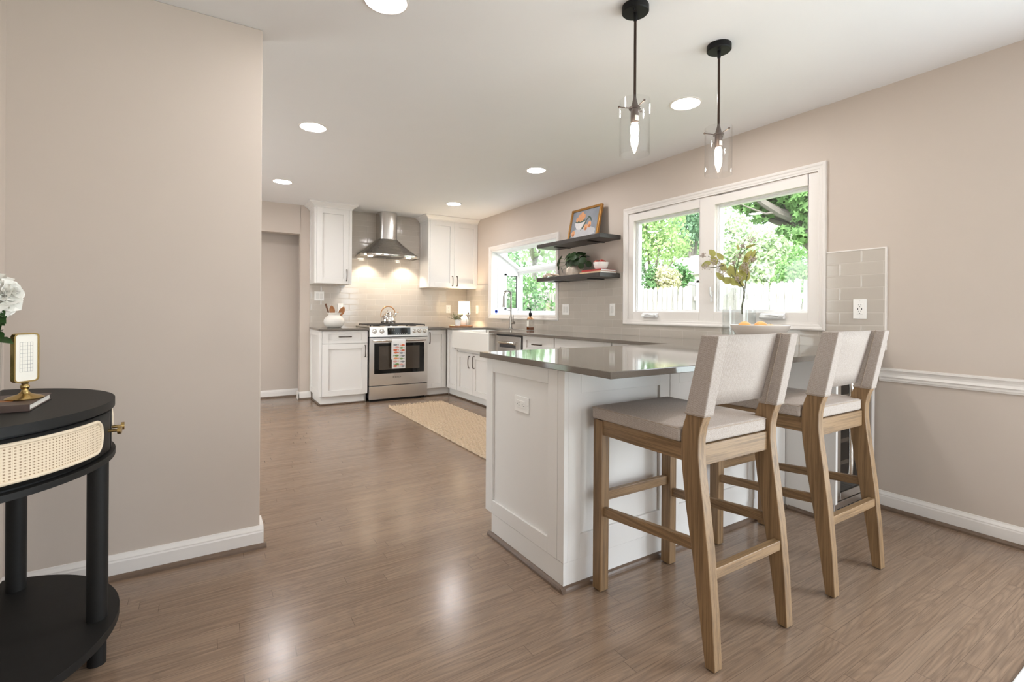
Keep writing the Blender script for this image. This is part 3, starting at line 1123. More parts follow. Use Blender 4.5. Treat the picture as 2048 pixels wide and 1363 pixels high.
s = thing('farmhouse_sink', 'white fireclay farmhouse sink with a deep apron below the garden window', 'sink', (2.95, 5.15, 0.64))
mb = MB()
sx0, sx1, sy0, sy1, sz0, sz1 = 2.632, 3.150, 4.690, 5.642, 0.660, 0.886
mb.box(sx0, sx0 + 0.035, sy0, sy1, sz0, sz1)
mb.box(sx1 - 0.03, sx1, sy0, sy1, sz0, sz1)
mb.box(sx0 + 0.035, sx1 - 0.03, sy0, sy0 + 0.03, sz0, sz1)
mb.box(sx0 + 0.035, sx1 - 0.03, sy1 - 0.03, sy1, sz0, sz1)
mb.box(sx0 + 0.035, sx1 - 0.03, sy0 + 0.03, sy1 - 0.03, sz0, sz0 + 0.03)
mb.build('basin', 'porcelain', s, bevel=0.014, segs=4)
MB().lathe([(0.045, 0.691), (0.045, 0.694), (0.032, 0.694), (0.028, 0.6905)], (2.93, 5.16, 0), 24).build('drain', 'chrome', s)

d = thing('dishwasher', 'stainless dishwasher front with a bar handle, between sink and drawer cabinet', 'dishwasher', (3.0, 4.4, 0))
mb = MB().box(XD + 0.0, XR - 0.05, 4.138, 4.655, 0.11, CB - 0.004)
mb.build('body', 'steel_dark', d)
MB().box(XD - 0.018, XD, 4.145, 4.648, 0.115, CB - 0.020).build('front_panel', 'steel_v', d, bevel=0.003)
mb = MB()
mb.prism([(XD - 0.018, 0.772), (XD - 0.050, 0.784), (XD - 0.058, 0.797), (XD - 0.052, 0.808), (XD - 0.018, 0.806)], 'Y', 4.235, 4.560)
mb.build('handle', 'chrome', d, bevel=0.004)
MB().box(XD - 0.019, XD - 0.0182, 4.235, 4.560, 0.742, 0.772).build('handle_recess', 'steel_dark', d)
MB().box(XD + 0.06, XR - 0.06, 4.138, 4.655, 0.0, 0.11).build('kick_plate', 'steel_dark', d)

c = thing('base_cabinet', 'white shaker cabinet with a drawer and bow pull, right of the dishwasher', 'cabinet', (3.0, 3.86, 0))
MB().box(XD + 0.021, XR - 0.012, 3.600, 4.130, 0.108, CB).build('body', 'cabinet', c)
MB().box(XD + 0.070, XR - 0.03, 3.600, 4.130, 0, 0.108).build('plinth', 'cabinet', c)
MB().box(XD + 0.053, XD + 0.070, 3.600, 4.130, 0, 0.018).build('shoe_molding', 'shoe', c, bevel=0.006)
door(c, '-X', XD, 3.606, 4.126, 0.733, CB - 0.006, 'drawer', 0.062, 0.036, (3.868, 0.805, 0.14, False))
door(c, '-X', XD, 3.606, 4.126, 0.112, 0.727, 'door', 0.062, None, (3.65, 0.63, 0.14, True))
c = thing('base_cabinet', 'wide white shaker cabinet just behind the peninsula worktop', 'cabinet', (3.0, 3.2, 0))
MB().box(XD + 0.021, XR - 0.012, 2.848, 3.596, 0.108, CB).build('body', 'cabinet', c)
MB().box(XD + 0.070, XR - 0.03, 2.848, 3.596, 0, 0.108).build('plinth', 'cabinet', c)
door(c, '-X', XD, 2.852, 3.592, 0.112, CB - 0.006, 'door', 0.075)
c = thing('base_cabinet', 'white corner cabinet where the run meets the peninsula', 'cabinet', (3.0, 2.5, 0))
MB().box(XD + 0.021, XR - 0.012, 2.180, 2.844, 0.108, CB).build('body', 'cabinet', c)
MB().box(XD + 0.070, XR - 0.03, 2.180, 2.844, 0, 0.108).build('plinth', 'cabinet', c)
door(c, '-X', XD, 2.200, 2.840, 0.112, CB - 0.006, 'door', 0.075)

# --- peninsula
EX, EY = 1.213, 1.536
pn = thing('peninsula_cabinet', 'white shaker-panelled peninsula cabinet facing the bar stools', 'cabinet', (2.0, 1.85, 0))
MB().box(EX + 0.022, 2.735, EY + 0.022, 2.155, 0.112, CB).build('body', 'cabinet', pn)
# end panel
mb = shaker(MB(), '-X', EX, EY + 0.045, 2.180, 0.112, CB, 0.066, 0.021, 0.011)
mb.build('end_panel', 'cabinet', pn, bevel=0.0015)
MB().box(EX, EX + 0.021, EY, EY + 0.043, 0.112, CB).build('corner_post', 'cabinet', pn, bevel=0.0015)
mb = MB()
shaker(mb, '-Y', EY, EX + 0.021, 1.838, 0.112, CB, 0.066, 0.021, 0.011, 0.098)
mb.build('back_panel', 'cabinet', pn, bevel=0.0015)
mb = MB()
shaker(mb, '-Y', EY, 1.842, 2.540, 0.112, CB, 0.066, 0.021, 0.011, 0.098)
mb.build('back_panel', 'cabinet', pn, bevel=0.0015)
MB().box(2.543, 2.842, EY + 0.008, EY + 0.021, 0.0, CB).build('filler_panel', 'cabinet', pn, bevel=0.001)
mb = MB()
mb.box(EX + 0.002, 2.540, EY + 0.003, 2.120, 0.0, 0.110)
mb.build('plinth', 'cabinet', pn, bevel=0.001)
mb = MB()
q = [(0, 0), (0.018, 0), (0.017, 0.009), (0.012, 0.016), (0.004, 0.020), (0, 0.020)]
mb.prism([(EX + 0.002 - a, z) for a, z in q], 'Y', EY - 0.015, 2.135)
mb.prism([(EY + 0.003 - a, z) for a, z in q], 'X', EX - 0.016, 2.555)
mb.prism([(EY + 0.008 - a, z) for a, z in q], 'X', 2.555, 2.845)
mb.build('shoe_molding', 'shoe', pn)

# --- beverage fridge and its panels
FX0, FX1, FY = 2.868, 3.276, 1.292
fp = thing('fridge_surround', 'tall white panels framing the beverage fridge under the worktop', 'cabinet', (3.05, 1.5, 0))
MB().box(2.846, FX0 - 0.002, FY - 0.015, 1.82, 0.10, CB).build('side_panel', 'cabinet', fp, bevel=0.0015)
MB().box(FX1 + 0.002, FX1 + 0.028, FY - 0.015, 1.82, 0.105, CB).build('side_panel', 'cabinet', fp, bevel=0.0015)
MB().box(2.846, FX0 - 0.002, FY + 0.035, EY + 0.007, 0.0, 0.10).build('plinth', 'cabinet', fp)
mb = MB()
mb.prism([(2.846 - a, z) for a, z in q], 'Y', FY + 0.015, EY - 0.010)
mb.build('shoe_molding', 'shoe', fp)
fr = thing('beverage_fridge', 'narrow undercounter beverage fridge with dark glass door and steel frame', 'fridge', (3.07, 1.5, 0))
MB().box(FX0 + 0.004, FX1 - 0.004, FY + 0.03, 1.80, 0.10, CB - 0.004).build('body', 'black_metal', fr)
mb = MB()
w = 0.040
mb.box(FX0 + 0.004, FX0 + 0.004 + w, FY - 0.010, FY + 0.028, 0.112, CB - 0.010)
mb.box(FX1 - 0.004 - w, FX1 - 0.004, FY - 0.010, FY + 0.028, 0.112, CB - 0.010)
mb.box(FX0 + 0.004 + w, FX1 - 0.004 - w, FY - 0.010, FY + 0.028, 0.112, 0.112 + w)
mb.box(FX0 + 0.004 + w, FX1 - 0.004 - w, FY - 0.010, FY + 0.028, CB - 0.010 - w, CB - 0.010)
dr = mb.build('door', 'steel_v', fr, bevel=0.002)
MB().box(FX0 + 0.044, FX1 - 0.044, FY - 0.004, FY + 0.002, 0.152, CB - 0.05).build('glass', 'dark_glass', dr)
for z in (0.30, 0.42, 0.54, 0.66):
    MB().box(FX0 + 0.046, FX0 + 0.34, FY - 0.0055, FY - 0.0042, z, z + 0.022).build('rack_edge', 'oven_inner', dr)
mb = MB()
hx = FX0 + 0.062
mb.tube([(hx, FY - 0.008, 0.235), (hx, FY - 0.032, 0.240), (hx, FY - 0.050, 0.268), (hx, FY - 0.052, 0.32), (hx, FY - 0.052, 0.71), (hx, FY - 0.050, 0.765), (hx, FY - 0.032, 0.790), (hx, FY - 0.008, 0.795)], 0.0105, 12)
mb.build('handle', 'chrome', dr)
mb = MB().box(FX0 - 0.0, FX1, FY + 0.002, FY + 0.02, 0.012, 0.096)
g = mb.build('toe_grille', 'steel', fr, bevel=0.003)
mb = MB()
for k in range(9):
    x = FX0 + 0.035 + k * 0.039
    mb.box(x, x + 0.027, FY + 0.0005, FY + 0.003, 0.030, 0.040)
    mb.box(x, x + 0.027, FY + 0.0005, FY + 0.003, 0.052, 0.062)
mb.build('vent_slot', 'slot', g)

# --- worktops
mb = MB()
mb.box(1.094, 1.672, YB - 0.648, YB - TT, CZ - CT, CZ)
tag(mb.build('worktop', 'quartz', bevel=0.003), 'short grey quartz worktop left of the range, under the utensil jar', 'worktop')
poly = [(XP0, YP0), (XR - 0.001, YP0), (XR - 0.001, 1.30), (XR - TT - 0.0005, 1.30), (XR - TT - 0.0005, YB - TT - 0.0005), (2.446, YB - TT - 0.0005), (2.446, YB - 0.648), (XC, YB - 0.648),
        (XC, 5.650), (3.155, 5.650), (3.155, 4.682), (XC, 4.682), (XC, YP1), (XP0, YP1)]
mb = MB().prism(poly, 'Z', CZ - CT, CZ)
tag(mb.build('worktop', 'quartz', bevel=0.0025), 'long grey quartz worktop over the peninsula and along the windows', 'worktop')

# --- upper cabinets
YU = YB - 0.34


def crown(mb, x0, x1, yf, left=True, right=True):
    """flared crown from cabinet top to ceiling; returns to the wall on the open sides"""
    z0 = 2.388
    pr = [(0.0, z0 - 0.004), (0.006, z0), (0.010, z0 + 0.012), (0.030, z0 + 0.030), (0.058, z0 + 0.045), (0.066, z0 + 0.050), (0.066, H - 0.0005)]
    secs = []
    for k, z in pr:
        a = x0 - (k if left else 0)
        b = x1 + (k if right else 0)
        secs.append([(a, YB - 0.002, z), (a, yf - k, z), (b, yf - k, z), (b, YB - 0.002, z)])
    v = [p for s_ in secs for p in s_]
    f = []
    for i in range(len(secs) - 1):
        for k in range(3):
            f.append((4 * i + k, 4 * i + k + 1, 4 * i + 4 + k + 1, 4 * i + 4 + k))
    f.append(tuple(4 * (len(secs) - 1) + k for k in range(4)))
    f.append((3, 2, 1, 0))
    mb.add(v, f)
    return mb


c = thing('wall_cabinet', 'white single-door wall cabinet left of the range hood', 'cabinet', (1.316, 6.43, 1.458))
MB().box(1.106, 1.538, YU + 0.021, YB - 0.002, 1.458, 2.388).build('body', 'cabinet', c)
mb = MB()
mb.box(1.0945, 1.119, YU, YU + 0.021, 1.458, 2.388)
mb.box(1.503, 1.538, YU, YU + 0.021, 1.458, 2.388)
mb.build('face_stile', 'cabinet', c, bevel=0.001)
shaker(MB(), '-X', 1.0945, YU + 0.021, YB - 0.002, 1.458, 2.388, 0.055, 0.012, 0.006).build('side_panel', 'cabinet', c, bevel=0.001)
door(c, '-Y', YU - 0.002, 1.121, 1.501, 1.460, 2.384, 'door', 0.066, None, (1.474, 1.568, 0.135, True))
crown(MB(), 1.0945, 1.538, YU).build('crown', 'cabinet', c)

c = thing('wall_cabinet', 'white double-door wall cabinet in the corner right of the range hood', 'cabinet', (2.95, 6.43, 1.458))
MB().box(2.576, XR - 0.002, YU + 0.021, YB - 0.002, 1.458, 2.388).build('body', 'cabinet', c)
MB().box(2.564, 2.588, YU, YU + 0.021, 1.458, 2.388).build('face_stile', 'cabinet', c, bevel=0.001)
shaker(MB(), '-X', 2.564, YU + 0.021, YB - 0.012, 1.458, 2.388, 0.055, 0.012, 0.006).build('side_panel', 'cabinet', c, bevel=0.001)
door(c, '-Y', YU - 0.002, 2.590, 2.958, 1.460, 2.384, 'door', 0.066, None, (2.924, 1.552, 0.135, True))
door(c, '-Y', YU - 0.002, 2.962, XR - 0.004, 1.460, 2.384, 'door', 0.066, None, (2.996, 1.552, 0.135, True))
crown(MB(), 2.564, XR - 0.002, YU, True, False).build('crown', 'cabinet', c)

# ================================================================== APPLIANCES
RX0, RX1, RY = 1.681, 2.437, 5.955
rg = thing('gas_range', 'stainless steel slide-in gas range with a dark oven window', 'range', (2.06, 6.27, 0))
mb = MB().box(RX0 + 0.004, RX1 - 0.004, RY + 0.045, YB - 0.014, 0.045, 0.905)
mb.build('body', 'steel_dark', rg)
MB().box(RX0 + 0.02, RX1 - 0.02, RY + 0.05, YB - 0.05, 0.0, 0.045).build('kick_plate', 'gap', rg)
MB().box(RX0, RX1, RY + 0.004, RY + 0.045, 0.032, 0.192).build('drawer', 'steel', rg, bevel=0.003)
dr = MB()
wx0, wx1, wz0, wz1 = 1.737, 2.388, 0.345, 0.725
for a in ((RX0, wx0, 0.203, 0.792), (wx1, RX1, 0.203, 0.792), (wx0, wx1, 0.203, wz0), (wx0, wx1, wz1, 0.792)):
    dr.box(a[0], a[1], RY, RY + 0.044, a[2], a[3])
dr = dr.build('door', 'steel', rg)
MB().box(wx0, wx1, RY + 0.001, RY + 0.03, wz0, wz1).build('oven_window', 'dark_glass', dr)
MB().box(1.798, 2.325, RY + 0.0002, RY + 0.0012, 0.395, 0.685).build('window_view', 'oven_inner', dr)
mb = MB()
mb.tube([(1.716, RY - 0.048, 0.757), (2.392, RY - 0.048, 0.757)], 0.0135, 14)
for x in (1.722, 2.386):
    mb.box(x - 0.012, x + 0.012, RY - 0.050, RY, 0.744, 0.770)
mb.build('handle', 'chrome', dr, bevel=0.003)
txt = bpy.data.curves.new('brand_mark', 'FONT')
txt.body = 'BOSCH'
txt.size = 0.024
txt.extrude = 0.0006
txt.align_x = 'LEFT'
txt.materials.append(MATS['slot'])
tmp = bpy.data.objects.new('lettering', txt)
COL.objects.link(tmp)
bpy.context.view_layer.update()
tme = bpy.data.meshes.new_from_object(tmp.evaluated_get(bpy.context.evaluated_depsgraph_get()))
bpy.data.objects.remove(tmp)
tme.transform(Matrix.Translation((2.002, RY - 0.0007, 0.288)) @ Matrix.Rotation(PI / 2, 4, 'X'))
to = bpy.data.objects.new('brand_lettering', tme)
COL.objects.link(to)
to.parent = dr
to.matrix_parent_inverse = wm(dr).inverted()
mb = MB()
ring = [(1.985 + 0.009 * math.cos(a * PI / 8), RY - 0.0006, 0.2965 + 0.009 * math.sin(a * PI / 8)) for a in range(16)]
mb.tube(ring, 0.0013, 6, closed=True)
mb.box(1.980, 1.990, RY - 0.001, RY, 0.2955, 0.2975)
mb.box(1.980, 1.982, RY - 0.001, RY, 0.2915, 0.3015)
mb.box(1.988, 1.990, RY - 0.001, RY, 0.2915, 0.3015)
mb.build('brand_emblem', 'slot', dr)
# slanted control panel
mb = MB().prism([(RY - 0.005, 0.803), (RY + 0.05, 0.803), (RY + 0.05, 0.932), (RY + 0.018, 0.932), (RY + 0.006, 0.925)], 'X', RX0 - 0.002, RX1 + 0.004)
cp = mb.build('control_panel', 'steel', rg, bevel=0.002)


def cpy(z):
    return RY - 0.005 + (z - 0.803) / 0.122 * 0.011


mb = MB()
mb.prism([(cpy(0.824) - 0.0015, 0.824), (cpy(0.914) - 0.0015, 0.914), (cpy(0.914) + 0.003, 0.914), (cpy(0.824) + 0.003, 0.824)], 'X', 1.902, 2.200)
ds = mb.build('display', 'dark_glass', cp)
mb = MB()
for i in range(4):
    for k in range(3):
        if i + k < 5:
            mb.box(1.918 + i * 0.022, 1.929 + i * 0.022, cpy(0.9) - 0.0030, cpy(0.87) - 0.0012, 0.895 - k * 0.020, 0.900 - k * 0.020)
mb.build('key_marks', 'device', ds)
mb = MB()
for i in range(6):
    mb.box(2.015 + i * 0.026, 2.023 + i * 0.026, cpy(0.84) - 0.0026, cpy(0.84) - 0.0010, 0.836, 0.840)
mb.build('touch_keys', 'device', ds)
for i, x in enumerate((1.741, 1.833, 2.256, 2.322, 2.398)):
    y = cpy(0.873)
    mb = MB().lathe([(0.0285, 0.0), (0.0285, 0.006), (0.025, 0.008), (0.024, 0.026), (0.020, 0.030), (0.0, 0.031)], (x, y, 0.873), 24, 0, True, 'Y')
    mb.box(x - 0.0035, x + 0.0035, y - 0.038, y - 0.024, 0.851, 0.895)
    mb.build('knob', 'chrome', cp, bevel=0.001)
# cooktop
mb = MB().box(RX0 - 0.006, RX1 + 0.006, RY + 0.018, YB - 0.013, CZ + 0.002, 0.932)
ct = mb.build('cooktop', 'steel', rg, bevel=0.004)
for gx0, gx1 in ((1.700, 1.936), (1.940, 2.178), (2.182, 2.420)):
    mb = MB()
    y0, y1 = RY + 0.055, YB - 0.06
    for x in (gx0, gx1 - 0.012):
        mb.box(x, x + 0.012, y0, y1, 0.945, 0.957)
    for y in (y0, (y0 + y1) / 2 - 0.006, y1 - 0.012):
        mb.box(gx0 + 0.012, gx1 - 0.012, y, y + 0.012, 0.945, 0.957)
    mid = (gx0 + gx1) / 2
    mb.box(mid - 0.006, mid + 0.006, y0 + 0.012, y1 - 0.012, 0.946, 0.958)
    for yq in (y0 + 0.13, y1 - 0.13):
        mb.box(gx0 + 0.012, gx1 - 0.012, yq - 0.005, yq + 0.005, 0.946, 0.958)
    for x in (gx0, gx1 - 0.012):
        for y in (y0, y1 - 0.012):
            mb.box(x, x + 0.012, y, y + 0.012, 0.932, 0.945)
    mb.build('grate', 'iron', ct, bevel=0.002)
    for yq in (y0 + 0.13, y1 - 0.13):
        MB().lathe([(0.045, 0.932), (0.045, 0.939), (0.034, 0.941), (0.032, 0.944), (0.0, 0.9445)], (mid, yq, 0), 24).build('burner', 'iron', ct)

# hood
hd = thing('range_hood', 'stainless steel chimney range hood with a curved canopy above the range', 'hood', (2.058, 6.35, 1.835))


def dshape(cx, w, yr, ys, b, n=16):
    pts = [(cx - w, yr)]
    for i in range(n + 1):
        a = PI - PI * i / n
        k = 0.72
        x = math.copysign(abs(math.cos(a)) ** k, math.cos(a))
        pts.append((cx + w * x, ys - b * math.sin(a)))
    pts.append((cx + w, yr))
    return pts


def loft(mb, secs, mat=0, cap0=False, cap1=False):
    n = len(secs[0][0])
    v = [(x, y, z) for pts, z in secs for x, y in pts]
    f = [(i * n + k, i * n + k + 1, (i + 1) * n + k + 1, (i + 1) * n + k) for i in range(len(secs) - 1) for k in range(n - 1)]
    mb.add(v, f, mat, True)
    if cap0:
        mb.add([(x, y, secs[0][1]) for x, y in secs[0][0]], [tuple(range(n - 1, -1, -1))], mat)
    if cap1:
        mb.add([(x, y, secs[-1][1]) for x, y in secs[-1][0]], [tuple(range(n))], mat)


yr = YB - TT - 0.001
mb = MB()
loft(mb, [(dshape(2.058, 0.390, yr, 6.345, 0.140), 1.866), (dshape(2.058, 0.300, yr, 6.375, 0.115), 1.930), (dshape(2.058, 0.205, yr, 6.410, 0.085), 2.010), (dshape(2.058, 0.128, yr, 6.445, 0.075), 2.085)])
mb.build('canopy', 'steel_hood', hd, sharp=30)
mb = MB()
loft(mb, [(dshape(2.058, 0.390, yr, 6.345, 0.140), 1.838), (dshape(2.058, 0.392, yr, 6.345, 0.142), 1.842), (dshape(2.058, 0.392, yr, 6.345, 0.142), 1.866), (dshape(2.058, 0.386, yr, 6.348, 0.138), 1.868)])
mb.build('rim', 'chrome', hd)
mb = MB()
loft(mb, [(dshape(2.058, 0.388, yr, 6.346, 0.138), 1.846), (dshape(2.058, 0.3879, yr, 6.346, 0.138), 1.8465)], cap0=True, cap1=True)
us = mb.build('underside', 'steel', hd)
for xx in (1.87, 2.062):
    mb = MB().box(xx, xx + 0.182, 6.33, 6.56, 1.842, 1.846)
    mb.build('filter', 'steel_dark', us, bevel=0.002)
for xx in (1.80, 2.316):
    MB().lathe([(0.030, 1.8405), (0.030, 1.846)], (xx, 6.375, 0), 20).build('lamp_lens', 'hood_on', us)
    light('hood_lamp', 'SPOT', (xx, 6.40, 1.836), (rad(14), 0, 0), 16, (1.0, 0.87, 0.70))
    hl = COL.objects[-1].data
    hl.spot_size, hl.spot_blend, hl.shadow_soft_size = rad(105), 0.5, 0.03
mb = MB()
loft(mb, [(dshape(2.058, 0.123, yr, 6.450, 0.072), 2.080), (dshape(2.058, 0.123, yr, 6.450, 0.072), H - 0.002)])
mb.build('chimney', 'steel_v', hd)

# ------------------------------------------------------------------ lights of the room
n = 0
DL = [((0.640, 2.055), 'recessed ceiling light nearest the camera, cut by the top edge of the picture'),
      ((0.640, 3.750), 'recessed ceiling light just right of the left wall corner, nearer of the left pair'),
      ((0.648, 5.505), 'recessed ceiling light in front of the cased opening, farther of the left pair'),
      ((2.566, 5.465), 'recessed ceiling light in front of the corner wall cabinet'),
      ((2.600, 3.740), 'recessed ceiling light midway along the kitchen, near the garden window'),
      ((2.562, 2.032), 'recessed ceiling light between the two glass pendants')]
proto = None
for (x, y), lb in DL:
    if proto is None:
        proto = thing('recessed_light', lb, 'ceiling light', (0, 0, 0), 'recessed ceiling lights')
        MB().lathe([(0.098, 0.0), (0.097, -0.004), (0.088, -0.006), (0.079, -0.001), (0.079, 0.0)], (0, 0, 0), 40).build('trim_ring', 'trim', proto)
        MB().lathe([(0.078, -0.0012), (0.078, -0.0022), (0.0, -0.0026)], (0, 0, 0), 40).build('lens', 'lamp_on', proto)
        o = proto
    else:
        o = copy_tree(proto)
    o.location = (x, y, H)
    lab(o, lb)

proto = None
for (x, y), lb in (((1.567, 1.508), 'clear glass cylinder pendant on a dark rod, nearer one over the worktop corner'),
                   ((2.145, 1.503), 'clear glass cylinder pendant on a dark rod, farther one hanging before the big window')):
    if proto is None:
        p = thing('pendant_light', lb, 'pendant lamp', (0, 0, 0), 'glass pendants over the peninsula')
        mb = MB().lathe([(0.0565, 0.0), (0.0575, -0.003), (0.0575, -0.026), (0.054, -0.030), (0.0, -0.030)], (0, 0, 0), 40)
        cn = mb.build('canopy', 'black_metal', p)
        for a in (0.6, 0.6 + PI):
            MB().lathe([(0.0045, -0.030), (0.0045, -0.036), (0.003, -0.038), (0.0, -0.038)], (0.036 * math.cos(a), 0.036 * math.sin(a), 0), 12).build('screw', 'black_metal', cn)
        MB().lathe([(0.0085, -0.030), (0.0085, -0.060), (0.006, -0.066), (0.0, -0.066)], (0, 0, 0), 16).build('swivel', 'black_metal', p)
        MB().lathe([(0.0058, -0.400), (0.0058, -0.060)], (0, 0, 0), 14).build('rod', 'rod', p)
        mb = MB().lathe([(0.0062, -0.394), (0.0072, -0.402), (0.0150, -0.432), (0.0165, -0.440), (0.0165, -0.4405), (0.0255, -0.441), (0.0255, -0.447), (0.0175, -0.4475), (0.0172, -0.505), (0.015, -0.508), (0.0, -0.508)], (0, 0, 0), 28)
        so = mb.build('socket', 'socket', p)
        MB().prism([(0.0174 * math.cos(a), 0.0174 * math.sin(a)) for a in [-2.3 + 0.16 * i for i in range(9)]] + [(0.0168 * math.cos(a), 0.0168 * math.sin(a)) for a in [-2.3 + 0.16 * (8 - i) for i in range(9)]], 'Z', -0.500, -0.478).build('sticker', 'paper', so)
        for k in range(3):
            a = 0.35 + k * 2 * PI / 3
            mb = MB().tube([(0.020 * math.cos(a), 0.020 * math.sin(a), -0.442), (0.067 * math.cos(a), 0.067 * math.sin(a), -0.434)], 0.0022, 8)
            mb.ell((0.067 * math.cos(a), 0.067 * math.sin(a), -0.434), 0.005, 0.005, 0.005, 10, 8)
            mb.build('arm', 'socket', p)
        MB().lathe([(0.010, -0.507), (0.0165, -0.522), (0.0175, -0.540), (0.0150, -0.560), (0.0095, -0.578), (0.0035, -0.594), (0.0, -0.598)], (0, 0, 0), 24).build('bulb', 'bulb_on', p)
        mb = MB().shell([(0.0645, -0.410), (0.0645, -0.645)], (0, 0, 0), 48)
        mb.shell([(0.0620, -0.645), (0.0620, -0.410)], (0, 0, 0), 48)
        mb.shell([(0.0645, -0.645), (0.0620, -0.645)], (0, 0, 0), 48)
        mb.shell([(0.0620, -0.410), (0.0645, -0.410)], (0, 0, 0), 48)
        mb.build('glass_shade', 'pendant_glass', p)
        proto = o = p
    else:
        o = copy_tree(proto)
    o.location = (x, y, H)
    lab(o, lb)

# ------------------------------------------------------------------ bar stools


def make_stool(label):
    s = thing('bar_stool', label, 'bar stool', (0, 0, 0), 'oak bar stools at the peninsula')
    W2 = 0.225
    fe = [(-0.248, 0.0), (-0.222, 0.18), (-0.195, 0.35), (-0.172, 0.48), (-0.156, 0.60), (-0.151, 0.66), (-0.152, 0.71), (-0.160, 0.75), (-0.173, 0.786), (-0.205, 0.92), (-0.234, 1.040)]
    be = [(-0.283, 0.0), (-0.272, 0.18), (-0.256, 0.36), (-0.238, 0.50), (-0.224, 0.60), (-0.218, 0.66), (-0.219, 0.71), (-0.226, 0.75), (-0.239, 0.786), (-0.264, 0.92), (-0.288, 1.040)]
    poly = fe + list(reversed(be))
    for sx in (-1, 1):
        a, b = (sx * W2, sx * (W2 - 0.040))
        MB().prism(poly, 'X', min(a, b), max(a, b), smooth=True).build('leg', 'oak_z', s, bevel=0.003, sharp=25)
    for sx in (-1, 1):
        a, b = (sx * W2, sx * (W2 - 0.043))
        MB().prism([(0.232, 0.0), (0.280, 0.0), (0.280, 0.684), (0.230, 0.684)], 'X', min(a, b), max(a, b)).build('leg', 'oak_z', s, bevel=0.003)
        MB().prism([(-0.156, 0.626), (0.231, 0.626), (0.231, 0.686), (-0.156, 0.686)], 'X', sx * (W2 - 0.006), sx * (W2 - 0.032)).build('apron', 'oak_y', s, bevel=0.002)
        MB().prism([(-0.215, 0.345), (0.233, 0.300), (0.233, 0.336), (-0.200, 0.380)], 'X', sx * (W2 - 0.010), sx * (W2 - 0.030)).build('stretcher', 'oak_y', s, bevel=0.002)
    MB().box(-W2 + 0.042, W2 - 0.042, 0.250, 0.276, 0.626, 0.686).build('apron', 'oak_x', s, bevel=0.002)
    MB().box(-W2 + 0.040, W2 - 0.040, -0.207, -0.180, 0.616, 0.684).build('apron', 'oak_x', s, bevel=0.002)
    MB().box(-W2 + 0.042, W2 - 0.042, 0.246, 0.266, 0.353, 0.392).build('stretcher', 'oak_x', s, bevel=0.002)
    MB().box(-W2 + 0.038, W2 - 0.038, -0.258, -0.232, 0.268, 0.303).build('stretcher', 'oak_x', s, bevel=0.002)
    # feet glides
    for sx in (-1, 1):
        for y in (-0.266, 0.256):
            MB().cyl((sx * (W2 - 0.021), y, 0), 0.014, -0.004, 0.0, 14).build('glide', 'slot', s)
    # cushion: T-shaped, softly crowned, with welted edges
    mb = MB()
    N = 14
    out = [(-0.229, -0.148), (-0.184, -0.148), (-0.184, -0.205), (0.184, -0.205), (0.184, -0.148), (0.229, -0.148), (0.229, 0.286), (-0.229, 0.286)]
    mb.prism(out, 'Z', 0.6865, 0.736)
    cu = mb.build('seat', 'linen', s, bevel=0.010, segs=3)
    mb = MB()
    M_ = 12
    top = []
    for j in range(M_ + 1):
        for i in range(M_ + 1):
            u, w = i / M_, j / M_
            x = -0.222 + 0.444 * u
            y = -0.143 + 0.424 * w
            zz = 0.7355 + 0.014 * (1 - (2 * u - 1) ** 4) * (1 - (2 * w - 1) ** 4)
            top.append((x, y, zz))
    mb.add(top, [(j * (M_ + 1) + i, j * (M_ + 1) + i + 1, (j + 1) * (M_ + 1) + i + 1, (j + 1) * (M_ + 1) + i) for j in range(M_) for i in range(M_)], 0, True)
    mb.build('seat_top', 'linen', cu)
    mb = MB()
    mb.tube([(-0.2265, -0.146, 0.7305), (-0.2265, 0.2835, 0.7305), (0.2265, 0.2835, 0.7305), (0.2265, -0.146, 0.7305)], 0.0022, 6)
    mb.tube([(-0.182, -0.2035, 0.7305), (0.182, -0.2035, 0.7305)], 0.0022, 6)
    mb.build('piping', 'linen_seam', cu)
    # linen sling back: two sleeves over the posts and a taut panel at their front edge
    zs = [0.784, 0.86, 0.95, 1.046]

    def fb(z):
        t = (z - 0.786) / (1.040 - 0.786)
        return -0.173 + (-0.061) * t, -0.239 + (-0.049) * t
    e = 0.0045
    mb = MB()
    n = 12
    v = []
    for zi, z in enumerate([0.806, 0.86, 0.92, 0.98, 1.045]):
        for i in range(n + 1):
            u = i / n
            x = -W2 + 0.036 + (2 * W2 - 0.072) * u
            sag = 0.022 * math.sin(PI * u) * (0.4 + 0.6 * (z - 0.8) / 0.25)
            v.append((x, fb(z)[0] - 0.004 - sag, z))
    mb.add(v, [(j * (n + 1) + i, j * (n + 1) + i + 1, (j + 1) * (n + 1) + i + 1, (j + 1) * (n + 1) + i) for j in range(4) for i in range(n)], 0, True)
    bk = mb.build('backrest', 'linen', s, solid=0.007)
    for sx in (-1, 1):
        a, b = sorted((sx * (W2 + e), sx * (W2 - 0.040 - e)))
        pl = [(fb(z)[0] + e, z) for z in zs] + [(fb(z)[1] - e, z) for z in reversed(zs)]
        MB().prism(pl, 'X', a, b).build('sleeve', 'linen', bk, bevel=0.004, segs=2)
        x = sx * (W2 - 0.020) - sx * 0.0255
        MB().tube([(x, (fb(z)[0] + fb(z)[1]) / 2 + 0.004, z) for z in zs], 0.0018, 6).build('seam', 'linen_seam', bk)
        x0_, x1_ = sorted((sx * (W2 + e + 0.0006), sx * (W2 - 0.040 - e - 0.0006)))
        z = 0.790
        ring = [(x0_, fb(z)[0] + e, z), (x1_, fb(z)[0] + e, z), (x1_, fb(z)[1] - e - 0.0006, z), (x0_, fb(z)[1] - e - 0.0006, z)]
        MB().tube(ring, 0.0016, 6, closed=True).build('hem', 'linen_seam', bk)
    return s


